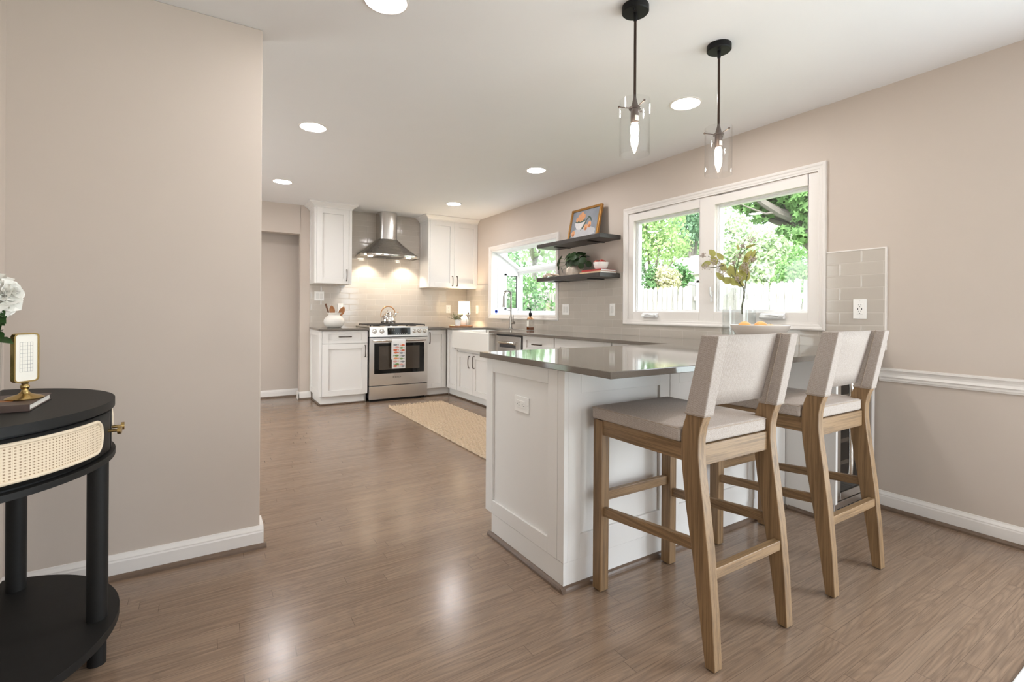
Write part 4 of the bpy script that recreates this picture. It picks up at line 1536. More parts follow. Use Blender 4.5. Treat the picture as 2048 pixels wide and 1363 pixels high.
st = make_stool('oak and linen bar stool nearest the free end of the peninsula')
st2 = copy_tree(st)
st.location = (1.560, 1.220, 0.004)
st2.location = (2.316, 1.222, 0.004)
lab(st2, 'oak bar stool with linen seat and sling back, beside the beverage fridge and right wall')

# ------------------------------------------------------------------ floating shelves and what stands on them
SHX = 3.066
for z0, z1, lb in ((1.818, 1.859, 'dark wood floating shelf, upper one carrying the framed painting'), (1.454, 1.495, 'dark wood floating shelf, lower one carrying plant, books and bowl')):
    s = thing('floating_shelf', lb, 'shelf', (3.2, 3.88, z0), 'dark floating shelves between the windows')
    MB().box(SHX, XR - 0.001 if z0 > 1.6 else XR - 0.001, 3.372, 4.392, z0, z1).build('board', 'shelf_dark', s, bevel=0.003)
    for y in (3.60, 4.14):
        mb = MB()
        mb.box(SHX + 0.06, XR - 0.002, y - 0.016, y + 0.016, z0 - 0.006, z0)
        mb.build('shadow_plate', 'black_metal', s)  # flat dark plate standing in for the shadow beneath the shelf
# framed painting
pa = thing('framed_painting', 'gilt framed still life of peaches and a white bowl on the upper shelf', 'painting', (3.21, 3.79, 1.859))
xb, xt, pz0, pz1 = 3.200, 3.270, 1.8645, 2.190
py0, py1 = 3.562, 4.022


def PP(y, h, d=0.0):
    """point on the leaning picture: y along the shelf, h 0..1 up the slope, d out of the face"""
    t = Vector((xt - xb, 0, pz1 - pz0)).normalized()
    nn = Vector((-t.z, 0, t.x))
    p = Vector((xb, y, pz0)) + (Vector((xt - xb, 0, pz1 - pz0)) * h) + nn * d
    return tuple(p)


def pbox(mb, ya, yb, h0, h1, d0, d1, mat=0):
    v = [PP(y, h, d) for d in (d0, d1) for h in (h0, h1) for y in (ya, yb)]
    return mb.add(v, [(0, 1, 3, 2), (4, 6, 7, 5), (0, 4, 5, 1), (2, 3, 7, 6), (0, 2, 6, 4), (1, 5, 7, 3)], mat)


fw = 0.024
mb = MB()
pbox(mb, py0, py0 + fw, 0, 1, -0.018, 0.008)
pbox(mb, py1 - fw, py1, 0, 1, -0.018, 0.008)
pbox(mb, py0 + fw, py1 - fw, 0, fw / 0.338, -0.018, 0.008)
pbox(mb, py0 + fw, py1 - fw, 1 - fw / 0.338, 1, -0.018, 0.008)
pbox(mb, py0 + fw - 0.006, py0 + fw + 0.004, 0.06, 0.94, 0.0, 0.004)
pbox(mb, py1 - fw - 0.004, py1 - fw + 0.006, 0.06, 0.94, 0.0, 0.004)
mb.build('frame', 'gold_frame', pa, bevel=0.002)
mb = MB()
pbox(mb, py0 + fw, py1 - fw, 0.07, 0.93, -0.012, -0.002, 0)


def disc(mb, cy, ch, ry, rh, mat, d, a0=0, a1=2 * PI, n=20, rot=0.0):
    pts = []
    for i in range(n):
        a = a0 + (a1 - a0) * i / (n - 1 if a1 - a0 < 6.2 else n)
        u, w = ry * math.cos(a), rh * math.sin(a)
        u, w = u * math.cos(rot) - w * math.sin(rot), u * math.sin(rot) + w * math.cos(rot)
        pts.append(PP(cy - u, ch + w / 0.338, d))
    mb.add(pts, [tuple(range(n))], mat)


mb2 = mb
disc(mb2, 3.80, 0.22, 0.19, 0.055, 1, -0.0018)
disc(mb2, 3.795, 0.14, 0.185, 0.02, 1, -0.0017)
disc(mb2, 3.862, 0.575, 0.078, 0.085, 2, -0.0012, PI, 2 * PI, 16)
disc(mb2, 3.862, 0.585, 0.078, 0.016, 5, -0.0010)
for u, w, r in ((-0.05, 0.66, .026), (-0.02, 0.74, .029), (0.015, 0.80, .030), (0.045, 0.73, .030), (0.0, 0.655, .028), (0.03, 0.66, .024)):
    disc(mb2, 3.862 - u, w, r * 0.85, r, 3, -0.0008)
for u, w, r in ((0.10, 0.36, .034), (0.15, 0.43, .034), (-0.085, 0.22, .034)):
    disc(mb2, 3.862 - u, w, r * 0.8, r, 3, -0.0008)
    disc(mb2, 3.862 - u - 0.006, w - 0.05, r * 0.45, r * 0.5, 4, -0.0006)
for u, w, a in ((0.11, 0.62, 0.6), (0.14, 0.66, -0.5), (0.16, 0.60, -1.0), (0.06, 0.38, 0.9), (-0.13, 0.13, 0.7), (0.085, 0.52, 1.0)):
    disc(mb2, 3.862 - u, w, 0.030, 0.008, 5, -0.0004, rot=a)
disc(mb2, 3.862 - 0.05, 0.40, 0.055, 0.004, 5, -0.0003, rot=1.0)
mb2.build('canvas', ['art_ground', 'art_pale', 'art_bowl', 'art_fruit', 'art_fruit_dark', 'art_leaf'], pa)

# plant in a two-tone pot
SZ = 1.4955
pl = thing('potted_plant', 'round-leaved dark green plant in a beige faceted pot on the lower shelf', 'plant', (3.165, 3.852, SZ))
mb = MB()
seg = 10
pr = [(0.082, 0.0, 1), (0.094, 0.030, 1), (0.088, 0.060, 0), (0.060, 0.108, 0), (0.054, 0.112, 0), (0.050, 0.095, 0)]
for i in range(len(pr) - 1):
    (r0, za, m0), (r1, zb, m1) = pr[i], pr[i + 1]
    for k in range(seg):
        a0, a1 = 2 * PI * k / seg, 2 * PI * (k + 1) / seg
        mb.add([(3.165 + r0 * math.cos(a0), 3.852 + r0 * math.sin(a0), SZ + za), (3.165 + r0 * math.cos(a1), 3.852 + r0 * math.sin(a1), SZ + za),
                (3.165 + r1 * math.cos(a1), 3.852 + r1 * math.sin(a1), SZ + zb), (3.165 + r1 * math.cos(a0), 3.852 + r1 * math.sin(a0), SZ + zb)], [(0, 1, 2, 3)], 1 if (i == 0 or (i < 3 and k % 3 == 1)) else 0)
mb.lathe([(0.0, 0.001), (0.082, 0.001)], (3.165, 3.852, SZ), 10, 1, False)
pot = mb.build('pot', ['pot_sand', 'pot_cream'], pl)
MB().lathe([(0.051, 0.094), (0.0, 0.098)], (3.165, 3.852, SZ), 16).build('soil', 'soil', pl)
rnd = random.Random(3)
mb = MB()
ml = MB()
mst = MB()
spots = []
for k in range(46):
    a = rnd.uniform(0, 2 * PI)
    rr = rnd.uniform(0.03, 0.15)
    z = SZ + 0.200 - rr * 0.35 + rnd.uniform(-0.045, 0.05)
    x, y = 3.165 + rr * 0.75 * math.cos(a), 3.840 + rr * 1.05 * math.sin(a)
    spots.append((x, y, z, 0.037))
for p in ((3.13, 4.085, SZ + 0.150, 0.042), (3.13, 4.05, SZ + 0.195, 0.036), (3.12, 4.010, SZ + 0.060, 0.036), (3.12, 4.07, SZ + 0.100, 0.034), (3.10, 3.90, SZ + 0.165, 0.034), (3.10, 3.75, SZ + 0.12, 0.034), (3.12, 3.70, SZ + 0.085, 0.034), (3.13, 3.70, SZ + 0.14, 0.036)):
    spots.append(p)
for i, (x, y, z, r) in enumerate(spots):
    x = min(x, 3.29)
    c = Vector((x, y, z))
    nrm = Vector((x - 3.20 - 0.06, (y - 3.84) * 0.8, (z - SZ - 0.12) * 1.5 + 0.03)).normalized()
    d = nrm.cross(Vector((rnd.uniform(-.3, .3), 1, rnd.uniform(-.3, .3)))).normalized()
    (ml if i in (46, 47, 49, 50) else mb).leaf(c - d * r, d, nrm, 2 * r, 1.9 * r, cup=-0.12, tip=0, seg=6)
    mst.tube([(3.165, 3.852, SZ + 0.096), (3.165 + (x - 3.165) * 0.4, 3.852 + (y - 3.852) * 0.4, SZ + 0.12 + (z - SZ - 0.1) * 0.5), tuple(c - nrm * 0.004)], 0.0016, 5)
mb.build('foliage', 'pilea', pl)
lf = ml.build('leaf', 'pilea_light', pl)
mst.build('stem', 'pilea_light', pl)

# books and bowl
BY0, BY1 = 3.385, 3.690


def book(name, label, x0, x1, y0, y1, z0, z1, cov, loc_group, spine='-X', page='page'):
    b = thing(name, label, 'book', ((x0 + x1) / 2, (y0 + y1) / 2, z0), loc_group)
    t = 0.0025
    mb = MB()
    mb.box(x0, x1, y0, y1, z0, z0 + t)
    mb.box(x0, x1, y0, y1, z1 - t, z1)
    if spine == '-X':
        mb.box(x0, x0 + t, y0, y1, z0 + t, z1 - t)
        pg = (x0 + t, x1 - 0.004, y0 + 0.004, y1 - 0.004)
    elif spine == '+X':
        mb.box(x1 - t, x1, y0, y1, z0 + t, z1 - t)
        pg = (x0 + 0.004, x1 - t, y0 + 0.004, y1 - 0.004)
    else:
        mb.box(x0, x1, y0, y0 + t, z0 + t, z1 - t)
        pg = (x0 + 0.004, x1 - 0.004, y0 + t, y1 - 0.004)
    mb.build('cover', cov, b, bevel=0.0008)
    MB().box(pg[0], pg[1], pg[2], pg[3], z0 + t, z1 - t).build('pages', page, b)
    return b


book('book', 'tan-spined white book at the bottom of the small stack under the bowl', 3.095, 3.300, 3.395, 3.695, SZ, SZ + 0.017, 'book_tan', 'books on the lower shelf', page='book_white')
book('book', 'red-spined book on top of the small stack, just beneath the white bowl', 3.108, 3.300, 3.400, 3.680, SZ + 0.0175, SZ + 0.036, 'book_red', 'books on the lower shelf', page='book_white')
BZ = SZ + 0.0365
MB_ = MB().lathe([(0.0, 0.0), (0.046, 0.0), (0.050, 0.004), (0.066, 0.030), (0.073, 0.062), (0.074, 0.070), (0.070, 0.070), (0.063, 0.032), (0.045, 0.010), (0.0, 0.008)], (3.195, 3.500, BZ), 40)
tag(MB_.build('bowl', 'white_ceramic'), 'small white bowl of red fruit standing on the shelf books', 'bowl')
for i, (dx, dy, dz, lb) in enumerate(((-0.018, 0.038, 0.064, 'dark red fruit in the white bowl, toward the plant'), (-0.020, -0.034, 0.062, 'dark red fruit in the white bowl, toward the big window'), (0.036, 0.004, 0.064, 'dark red fruit at the back of the white bowl'))):
    MBx = MB().lathe([(0.0, -0.028), (0.012, -0.030), (0.026, -0.018), (0.0325, 0.0), (0.030, 0.016), (0.018, 0.028), (0.008, 0.028), (0.0, 0.022)], (3.195 + dx, 3.500 + dy, BZ + dz), 24)
    a = thing('apple', lb, 'fruit', (3.195 + dx, 3.500 + dy, BZ + dz - 0.03), 'red fruit in the shelf bowl')
    MBx.build('flesh', 'apple', a)
    MB().tube([(3.195 + dx, 3.500 + dy, BZ + dz + 0.022), (3.197 + dx, 3.502 + dy, BZ + dz + 0.036)], 0.0014, 6).build('stem', 'twig', a)
# wooden chain ornament
dc = thing('wooden_ornament', 'pale bleached wood link ornament lying at the far end of the lower shelf', 'ornament', (3.11, 4.17, SZ))
for k, (x, y, a, tl) in enumerate(((3.115, 4.275, 0.5, 0.012), (3.108, 4.19, -0.35, 0.016), (3.115, 4.105, 0.4, 0.012))):
    pts = []
    for i in range(28):
        t = 2 * PI * i / 28
        u = 0.058 * math.copysign(abs(math.cos(t)) ** 0.8, math.cos(t))
        w = 0.026 * math.sin(t)
        pts.append((x + w * math.cos(a) * 0.9 + u * math.sin(a) * 0.25, y + u, SZ + 0.0105 + max(0, tl * (1 + math.sin(t + k))) * 0.9))
    MB().tube(pts, 0.0095, 10, closed=True).build('link', 'bleached_wood', dc)

# ------------------------------------------------------------------ switches and outlets


def plate_on(face, pos, u, z, w, h):
    mb = MB()
    slab(mb, face, pos - 0.006, u - w / 2, u + w / 2, z - h / 2, z + h / 2, 0, 0.006)
    return mb


def fixture(kind, label, face, pos, u, z, gangs=1, horizontal=False, group=None, usb=False):
    w, h = (0.072 + 0.046 * (gangs - 1), 0.117)
    if horizontal:
        w, h = h, w
    loc = (u, pos, z - h / 2) if face == '-Y' else (pos, u, z - h / 2)
    t = thing(kind, label, 'switch' if 'switch' in kind else 'outlet', loc, group)
    plate_on(face, pos, u, z, w, h).build('cover_plate', 'plate', t, bevel=0.0018)
    for g in range(gangs):
        uu = u + (g - (gangs - 1) / 2) * 0.046
        if 'switch' in kind:
            mb = MB()
            slab(mb, face, pos - 0.0095, uu - 0.0165, uu + 0.0165, z - 0.033, z + 0.033, 0, 0.004)
            mb.build('rocker', 'device', t, bevel=0.0015)
        else:
            mb = MB()
            if horizontal:
                slab(mb, face, pos - 0.008, uu - 0.033, uu + 0.033, z - 0.0165, z + 0.0165, 0, 0.003)
            else:
                slab(mb, face, pos - 0.008, uu - 0.0165, uu + 0.0165, z - 0.033, z + 0.033, 0, 0.003)
            r = mb.build('receptacle', 'plate', t, bevel=0.001)
            mb = MB()
            for s_ in (-1, 1):
                off = 0.020 * s_
                for k in (-1, 1):
                    if horizontal:
                        slab(mb, face, pos - 0.0084, uu + off - 0.004 - 0.004, uu + off + 0.004 - 0.004, z + k * 0.0055 - 0.001, z + k * 0.0055 + 0.001, 0, 0.0006)
                    else:
                        slab(mb, face, pos - 0.0084, uu + k * 0.0060 - 0.001, uu + k * 0.0060 + 0.001, z + off + 0.002, z + off + 0.009, 0, 0.0006)
                if horizontal:
                    slab(mb, face, pos - 0.0084, uu + off + 0.006, uu + off + 0.010, z - 0.002, z + 0.002, 0, 0.0006)
                else:
                    slab(mb, face, pos - 0.0084, uu - 0.0025, uu + 0.0025, z + off - 0.0085, z + off - 0.0045, 0, 0.0006)
            if usb:
                for k in (-1, 1):
                    slab(mb, face, pos - 0.0084, uu + k * 0.0105 - 0.0022, uu + k * 0.0105 + 0.0022, z - 0.0065, z + 0.0065, 0, 0.0006)
            mb.build('slots', 'slot', r)
    mb = MB()
    for s_ in (-1, 1):
        o_ = 0.049 * s_
        if horizontal:
            slab(mb, face, pos - 0.0068, u + o_ - 0.0022, u + o_ + 0.0022, z - 0.0022, z + 0.0022, 0, 0.001)
        else:
            for g in range(gangs):
                uu = u + (g - (gangs - 1) / 2) * 0.046
                slab(mb, face, pos - 0.0068, uu - 0.0022, uu + 0.0022, z + o_ - 0.0022, z + o_ + 0.0022, 0, 0.001)
    mb.build('plate_screws', 'device', t)
    return t


XT = XR - TT
YT = YB - TT
fixture('wall_outlet', 'white outlet with two charging ports on the tile right of the big window', '-X', XT, 1.362, 1.152, usb=True)
fixture('light_switch', 'white double rocker switch on the tile right of the garden window', '-X', XT, 4.190, 1.152, gangs=2)
fixture('light_switch', 'white single rocker switch on the tile left of the big window', '-X', XT, 3.468, 1.150)
fixture('wall_outlet', 'white outlet plate set sideways in the peninsula end panel', '-X', EX + 0.011, 1.859, 0.698, horizontal=True)
fixture('light_switch', 'white double switch on the tile under the left wall cabinet', '-Y', YT, 1.212, 1.310, gangs=2)
fixture('wall_outlet', 'white outlet on the tile behind the wooden spoons', '-Y', YT, 1.474, 1.160)
fixture('wall_outlet', 'white outlet on the tile behind the potted herb', '-Y', YT, 3.018, 1.158)
fixture('light_switch', 'white rocker switch in the corner between table lamp and garden window', '-X', XT, 6.250, 1.155)

# ------------------------------------------------------------------ back counter things
# utensil jar and spoons
JX, JY = 1.335, 6.30
pr = [(0.070, 0.0), (0.085, 0.004), (0.113, 0.035), (0.123, 0.070), (0.117, 0.105), (0.094, 0.134), (0.074, 0.146), (0.070, 0.152), (0.073, 0.168), (0.086, 0.180), (0.086, 0.184), (0.078, 0.183), (0.064, 0.166), (0.062, 0.150), (0.080, 0.130), (0.100, 0.09), (0.09, 0.03), (0.0, 0.012)]
tag(MB().lathe(pr, (JX, JY, CZ + 0.0005), 44).build('utensil_jar', 'ceramic_matte'), 'squat cream ceramic jar holding wooden spoons, left of the range', 'jar')
for i, (dx, dy, tx, tz, lb, mt, blade) in enumerate(((-0.025, 0.015, -0.100, 0.296, 'dark wooden spoon handle leaning furthest left in the cream jar', 'spoon_dark', False),
                                                     (-0.005, 0.0, -0.030, 0.270, 'broad brown wooden spoon in the middle of the cream jar', 'spoon', True),
                                                     (0.020, 0.0, 0.118, 0.255, 'reddish wooden spoon leaning right out of the cream jar', 'spoon', True))):
    t = thing('wooden_spoon', lb, 'spoon', (JX + dx, JY + dy, CZ + 0.03), 'spoons in the cream jar')
    p0 = Vector((JX + dx * 0.4, JY + dy, CZ + 0.030))
    p1 = Vector((JX + tx, JY + dy * 1.5, CZ + tz))
    dd = (p1 - p0).normalized()
    if blade:
        pm = p1 - dd * 0.125
        MB().tube([p0, pm + dd * 0.02], 0.006, 8).build('handle', mt, t)
        mb = MB()
        side = Vector((dd.z, 0, -dd.x))
        rows = []
        K = 10
        for k in range(K + 1):
            u = k / K
            w = 0.033 * (math.sin(PI * (0.06 + 0.90 * u)) ** 0.75)
            c = pm + dd * (0.128 * u)
            rows.append([c - side * w, c - side * w * 0.5 + Vector((0, 0.007 * math.sin(PI * u), 0)), c + Vector((0, 0.010 * math.sin(PI * u), 0)), c + side * w * 0.5 + Vector((0, 0.007 * math.sin(PI * u), 0)), c + side * w])
        mb.add([p for r in rows for p in r], [(5 * k + j, 5 * k + j + 1, 5 * k + 6 + j, 5 * k + 5 + j) for k in range(K) for j in range(4)], 0, True)
        mb.build('blade', mt, t, solid=0.005)
    else:
        MB().tube([p0, p0.lerp(p1, 0.5), p1], [0.007, 0.009, 0.0115], 10).build('handle', mt, t)

# kettle
kx, ky, kz = 2.020, 6.300, 0.9585
k_ = thing('kettle', 'polished steel kettle with a copper-toned arched handle on the range', 'kettle', (kx, ky, kz))
pr = [(0.080, 0.0), (0.090, 0.004), (0.095, 0.020), (0.094, 0.055), (0.084, 0.098), (0.066, 0.125), (0.044, 0.140), (0.040, 0.142), (0.0, 0.143)]
bd = MB().lathe(pr, (kx, ky, kz), 40).build('body', 'chrome', k_)
MB().lathe([(0.042, 0.141), (0.040, 0.148), (0.022, 0.154), (0.010, 0.156), (0.009, 0.162), (0.014, 0.168), (0.012, 0.176), (0.0, 0.179)], (kx, ky, kz), 28).build('lid', 'chrome', k_)
MB().tube([(kx + 0.070, ky - 0.01, kz + 0.095), (kx + 0.095, ky - 0.012, kz + 0.125), (kx + 0.118, ky - 0.014, kz + 0.142)], [0.020, 0.015, 0.012], 14).build('spout', 'chrome', k_)
hp = [(kx + 0.098 * math.cos(a), ky + 0.0, kz + 0.115 + 0.112 * math.sin(a)) for a in [PI * 1.08 - (PI * 1.16) * i / 20 for i in range(21)]]
MB().tube(hp, [0.0085 if 4 < i < 16 else 0.006 for i in range(21)], 10).build('handle', 'copper_handle', k_)
MB().ell((kx + 0.122, ky - 0.014, kz + 0.147), 0.013, 0.012, 0.010, 12, 8).build('whistle', 'copper_handle', k_)

# dish towel hung over the oven handle
tw = MB()
tx0, tx1 = 1.938, 2.112
yh, zh = RY - 0.048, 0.757
path = [(yh - 0.0185, 0.408), (yh - 0.0185, 0.55), (yh - 0.0182, 0.68), (yh - 0.0175, 0.750)]
path += [(yh + 0.0172 * math.cos(a), zh + 0.0172 * math.sin(a)) for a in [PI - PI * i / 8 for i in range(9)]]
path += [(yh + 0.0175, 0.70), (yh + 0.0180, 0.60), (yh + 0.0180, 0.52)]
NX = 10
v = []
for j, (y, z) in enumerate(path):
    for i in range(NX + 1):
        x = tx0 + (tx1 - tx0) * i / NX
        v.append((x, y - (0.0035 * (0.5 + 0.5 * math.sin(i * 1.7)) if z < 0.72 and y < yh else 0), z))
tw.add(v, [(j * (NX + 1) + i, j * (NX + 1) + i + 1, (j + 1) * (NX + 1) + i + 1, (j + 1) * (NX + 1) + i) for j in range(len(path) - 1) for i in range(NX)], 0, True)


def fish(mb, cx, cz, L, hh, flip, mat, d=0.0255):
    y = yh - d
    s_ = -1 if flip else 1
    body = [(cx + s_ * L * (-0.5 + 0.78 * i / 8), cz + hh * math.sin(PI * (i / 8)) ** 0.8) for i in range(9)]
    body += [(cx + s_ * L * (-0.5 + 0.78 * i / 8), cz - hh * math.sin(PI * (i / 8)) ** 0.8) for i in range(7, 0, -1)]
    tail = [(cx + s_ * L * 0.26, cz), (cx + s_ * L * 0.5, cz + hh * 0.9), (cx + s_ * L * 0.42, cz), (cx + s_ * L * 0.5, cz - hh * 0.9)]
    for poly in (body, tail):
        # thin printed shapes raised a hair from the cloth
        n_ = len(poly)
        mb.add([(a, y, b) for a, b in poly], [tuple(range(n_))], mat)


rows = [(0.705, 4, 1), (0.672, 5, 3), (0.640, 1, 1), (0.607, 1, 4), (0.570, 3, 4), (0.535, 2, 3), (0.500, 5, 4), (0.464, 3, 5), (0.440, 1, 4)]
for i, (z, m1, m2) in enumerate(rows):
    fish(tw, tx0 + 0.050 + 0.006 * (i % 2), z, 0.078, 0.012, i % 3 == 1, m1)
    fish(tw, tx0 + 0.132 - 0.005 * (i % 2), z - 0.006, 0.070, 0.0115, i % 2 == 0, m2)
tw = tw.build('dish_towel', ['towel', 'fish_red', 'fish_orange', 'fish_green', 'fish_grey', 'fish_pink'], solid=0.0)
tag(tw, 'white dish towel printed with colourful fish hanging on the oven handle', 'towel')

# corner tray, herb, lamp, bottle
TX, TY = 2.955, 6.035
tag(MB().lathe([(0.0, 0.0), (0.150, 0.0), (0.160, 0.004), (0.162, 0.016), (0.158, 0.018), (0.152, 0.010), (0.0, 0.009)], (TX, TY, CZ + 0.0005), 48).build('round_tray', 'tray_wood'), 'round reddish wood tray in the counter corner by the sink', 'tray')
tz = CZ + 0.010
pt = thing('potted_herb', 'small grey-green herb in a white pot on the round wood tray', 'plant', (2.880, 5.985, tz))
MB().lathe([(0.0, 0.0), (0.030, 0.0), (0.034, 0.004), (0.038, 0.088), (0.0375, 0.090), (0.034, 0.088), (0.031, 0.070), (0.0, 0.068)], (2.880, 5.985, tz), 32).build('pot', 'white_ceramic', pt)
mb = MB()
mst = MB()
rnd = random.Random(11)
for k in range(46):
    a = rnd.uniform(0, 2 * PI)
    el = rnd.uniform(0.25, 1.35)
    L = rnd.uniform(0.06, 0.125)
    p0 = Vector((2.880 + 0.015 * math.cos(a), 5.985 + 0.015 * math.sin(a), tz + 0.070))
    d = Vector((math.cos(a) * math.cos(el), math.sin(a) * math.cos(el), math.sin(el)))
    p1 = p0 + d * L
    mst.tube([p0, p0.lerp(p1, 0.5) + Vector((0, 0, 0.006)), p1], 0.0009, 4)
    for q in range(6):
        c = p0.lerp(p1, 0.4 + 0.12 * q)
        dv = (d + Vector((rnd.uniform(-1, 1), rnd.uniform(-1, 1), rnd.uniform(-.5, 1)))).normalized()
        mb.leaf(c, dv, (0, 0, 1), rnd.uniform(0.014, 0.024), 0.009, cup=0.1, seg=2)
mb.build('foliage', 'herb', pt)
mst.build('stem', 'twig', pt)
LX, LY = 3.085, 6.200
lp = thing('table_lamp', 'small lit table lamp with a white globe base in the counter corner', 'lamp', (LX, LY, CZ))
MB().lathe([(0.0, 0.0), (0.040, 0.0), (0.046, 0.006), (0.062, 0.040), (0.066, 0.072), (0.058, 0.108), (0.036, 0.136), (0.014, 0.150), (0.010, 0.170), (0.0, 0.172)], (LX, LY, CZ + 0.0005), 36).build('base', 'white_ceramic', lp)
MB().lathe([(0.006, 0.168), (0.006, 0.205)], (LX, LY, CZ), 12).build('stem', 'brass', lp)
mb = MB().shell([(0.083, 0.172), (0.079, 0.352)], (LX, LY, CZ), 44)
mb.shell([(0.077, 0.352), (0.081, 0.172)], (LX, LY, CZ), 44)
mb.shell([(0.081, 0.172), (0.083, 0.172)], (LX, LY, CZ), 44)
mb.shell([(0.079, 0.352), (0.077, 0.352)], (LX, LY, CZ), 44)
mb.build('lamp_shade', 'shade_on', lp)
MB().ell((LX, LY, CZ + 0.245), 0.024, 0.024, 0.034, 14, 10).build('bulb', 'lamp_bulb', lp)
bt = thing('glass_bottle', 'clear glass bottle with a dark stopper at the right of the tray', 'bottle', (3.030, 5.965, tz))
MB().lathe([(0.0, 0.0), (0.030, 0.0), (0.033, 0.005), (0.033, 0.100), (0.026, 0.125), (0.012, 0.142), (0.011, 0.172), (0.009, 0.172), (0.010, 0.142), (0.024, 0.122), (0.030, 0.098), (0.030, 0.008), (0.0, 0.006)], (3.030, 5.965, tz), 28).build('body', 'bottle_glass', bt)
MB().lathe([(0.0, 0.158), (0.0085, 0.160), (0.0085, 0.173), (0.014, 0.174), (0.014, 0.188), (0.0, 0.190)], (3.030, 5.965, tz), 16).build('stopper', 'book_dark', bt)

# faucet
fx, fy = 3.205, 5.140
fa = thing('faucet', 'tall chrome spring faucet behind the farmhouse sink', 'faucet', (fx, fy, CZ))
MB().lathe([(0.0, 0.0), (0.027, 0.0), (0.027, 0.006), (0.0175, 0.010), (0.0165, 0.100), (0.0165, 0.150), (0.0, 0.151)], (fx, fy, CZ + 0.0003), 24).build('base', 'faucet_steel', fa)
MB().lathe([(0.011, 0.150), (0.011, 0.245), (0.016, 0.247), (0.016, 0.262), (0.010, 0.264), (0.010, 0.300)], (fx, fy, CZ), 20).build('riser', 'faucet_steel', fa)
cp_ = []
for i in range(46):
    u = i / 45
    if u < 0.42:
        cp_.append((fx, fy, CZ + 0.262 + 0.155 * u / 0.42))
    else:
        a = (u - 0.42) / 0.58
        an = PI * 0.95 * a
        cp_.append((fx - 0.052 + 0.052 * math.cos(an), fy, CZ + 0.417 + 0.052 * math.sin(an) - max(0, a - 0.8) * 0.2))
mb = MB()
sp = []
for i in range(len(cp_) - 1):
    a, b = Vector(cp_[i]), Vector(cp_[i + 1])
    t = (b - a).normalized()
    n1 = Vector((0, 1, 0))
    n2 = t.cross(n1)
    for k in range(5):
        th = 2 * PI * (k / 5 + i) * 0.5
        sp.append(a.lerp(b, k / 5) + (n1 * math.cos(th) + n2 * math.sin(th)) * 0.0125)
mb.tube(sp, 0.0026, 6)
mb.tube(cp_, 0.0075, 8)
mb.build('spring_hose', 'faucet_steel', fa)
e_ = Vector(cp_[-1])
MB().lathe([(0.011, 0.02), (0.014, 0.0), (0.015, -0.085), (0.019, -0.105), (0.019, -0.118), (0.0, -0.118)], (e_.x, e_.y, e_.z), 20).build('spray_head', 'faucet_steel', fa)
MB().tube([(fx, fy, CZ + 0.225), (fx - 0.05, fy, CZ + 0.232), (e_.x, e_.y, CZ + 0.235)], 0.005, 8).build('holder_arm', 'faucet_steel', fa)
mb = MB().lathe([(0.0, -0.018), (0.017, -0.017), (0.017, 0.030), (0.0, 0.031)], (fx, fy - 0.045, CZ + 0.075), 20, 0, True, 'Y')
mb.tube([(fx, fy - 0.055, CZ + 0.080), (fx - 0.004, fy - 0.060, CZ + 0.120), (fx - 0.006, fy - 0.066, CZ + 0.170)], [0.007, 0.0055, 0.0045], 10)
mb.build('lever', 'faucet_steel', fa)

# soap dispenser
sx, sy = 3.130, 4.600
sd = thing('soap_dispenser', 'square glass soap dispenser with amber neck and black pump by the faucet', 'dispenser', (sx, sy, CZ))
w = 0.034
mb = MB().box(sx - w, sx + w, sy - w, sy + w, CZ + 0.0005, CZ + 0.128)
mb.build('bottle', 'bottle_glass', sd, bevel=0.006, segs=3)
MB().box(sx - w + 0.003, sx + w - 0.003, sy - w + 0.003, sy + w - 0.003, CZ + 0.003, CZ + 0.036).build('liquid', 'amber_glass', sd, bevel=0.004)
MB().lathe([(0.040, 0.122), (0.041, 0.128), (0.036, 0.138), (0.024, 0.150), (0.018, 0.156), (0.0, 0.157)], (sx, sy, CZ), 24).build('collar', 'copper_handle', sd)
mb = MB().lathe([(0.014, 0.155), (0.014, 0.166), (0.018, 0.170), (0.018, 0.196), (0.006, 0.204), (0.005, 0.232), (0.010, 0.234), (0.011, 0.246), (0.0, 0.248)], (sx, sy, CZ), 20)
mb.tube([(sx, sy, CZ + 0.241), (sx - 0.020, sy + 0.026, CZ + 0.247), (sx - 0.030, sy + 0.040, CZ + 0.240)], [0.007, 0.006, 0.004], 10)
mb.build('pump', 'black_metal', sd)
MB().box(sx - w - 0.0008, sx - w, sy - 0.020, sy + 0.020, CZ + 0.045, CZ + 0.112).build('label_sheet', 'paper', sd)

# window sensor on the garden window jamb
sn = thing('window_sensor', 'small white alarm sticker with a blue ring in the garden window corner', 'sensor', (3.398, 5.843, 1.083))
MB().box(3.352, 3.444, 5.842, 5.8495, 1.083, 1.172).build('body', 'plate', sn, bevel=0.004)
MB().lathe([(0.024, 0.0), (0.024, 0.0012), (0.013, 0.0012), (0.013, 0.0)], (3.402, 5.842, 1.128), 24, 0, False, 'Y').build('emblem', 'sensor_blue', sn)

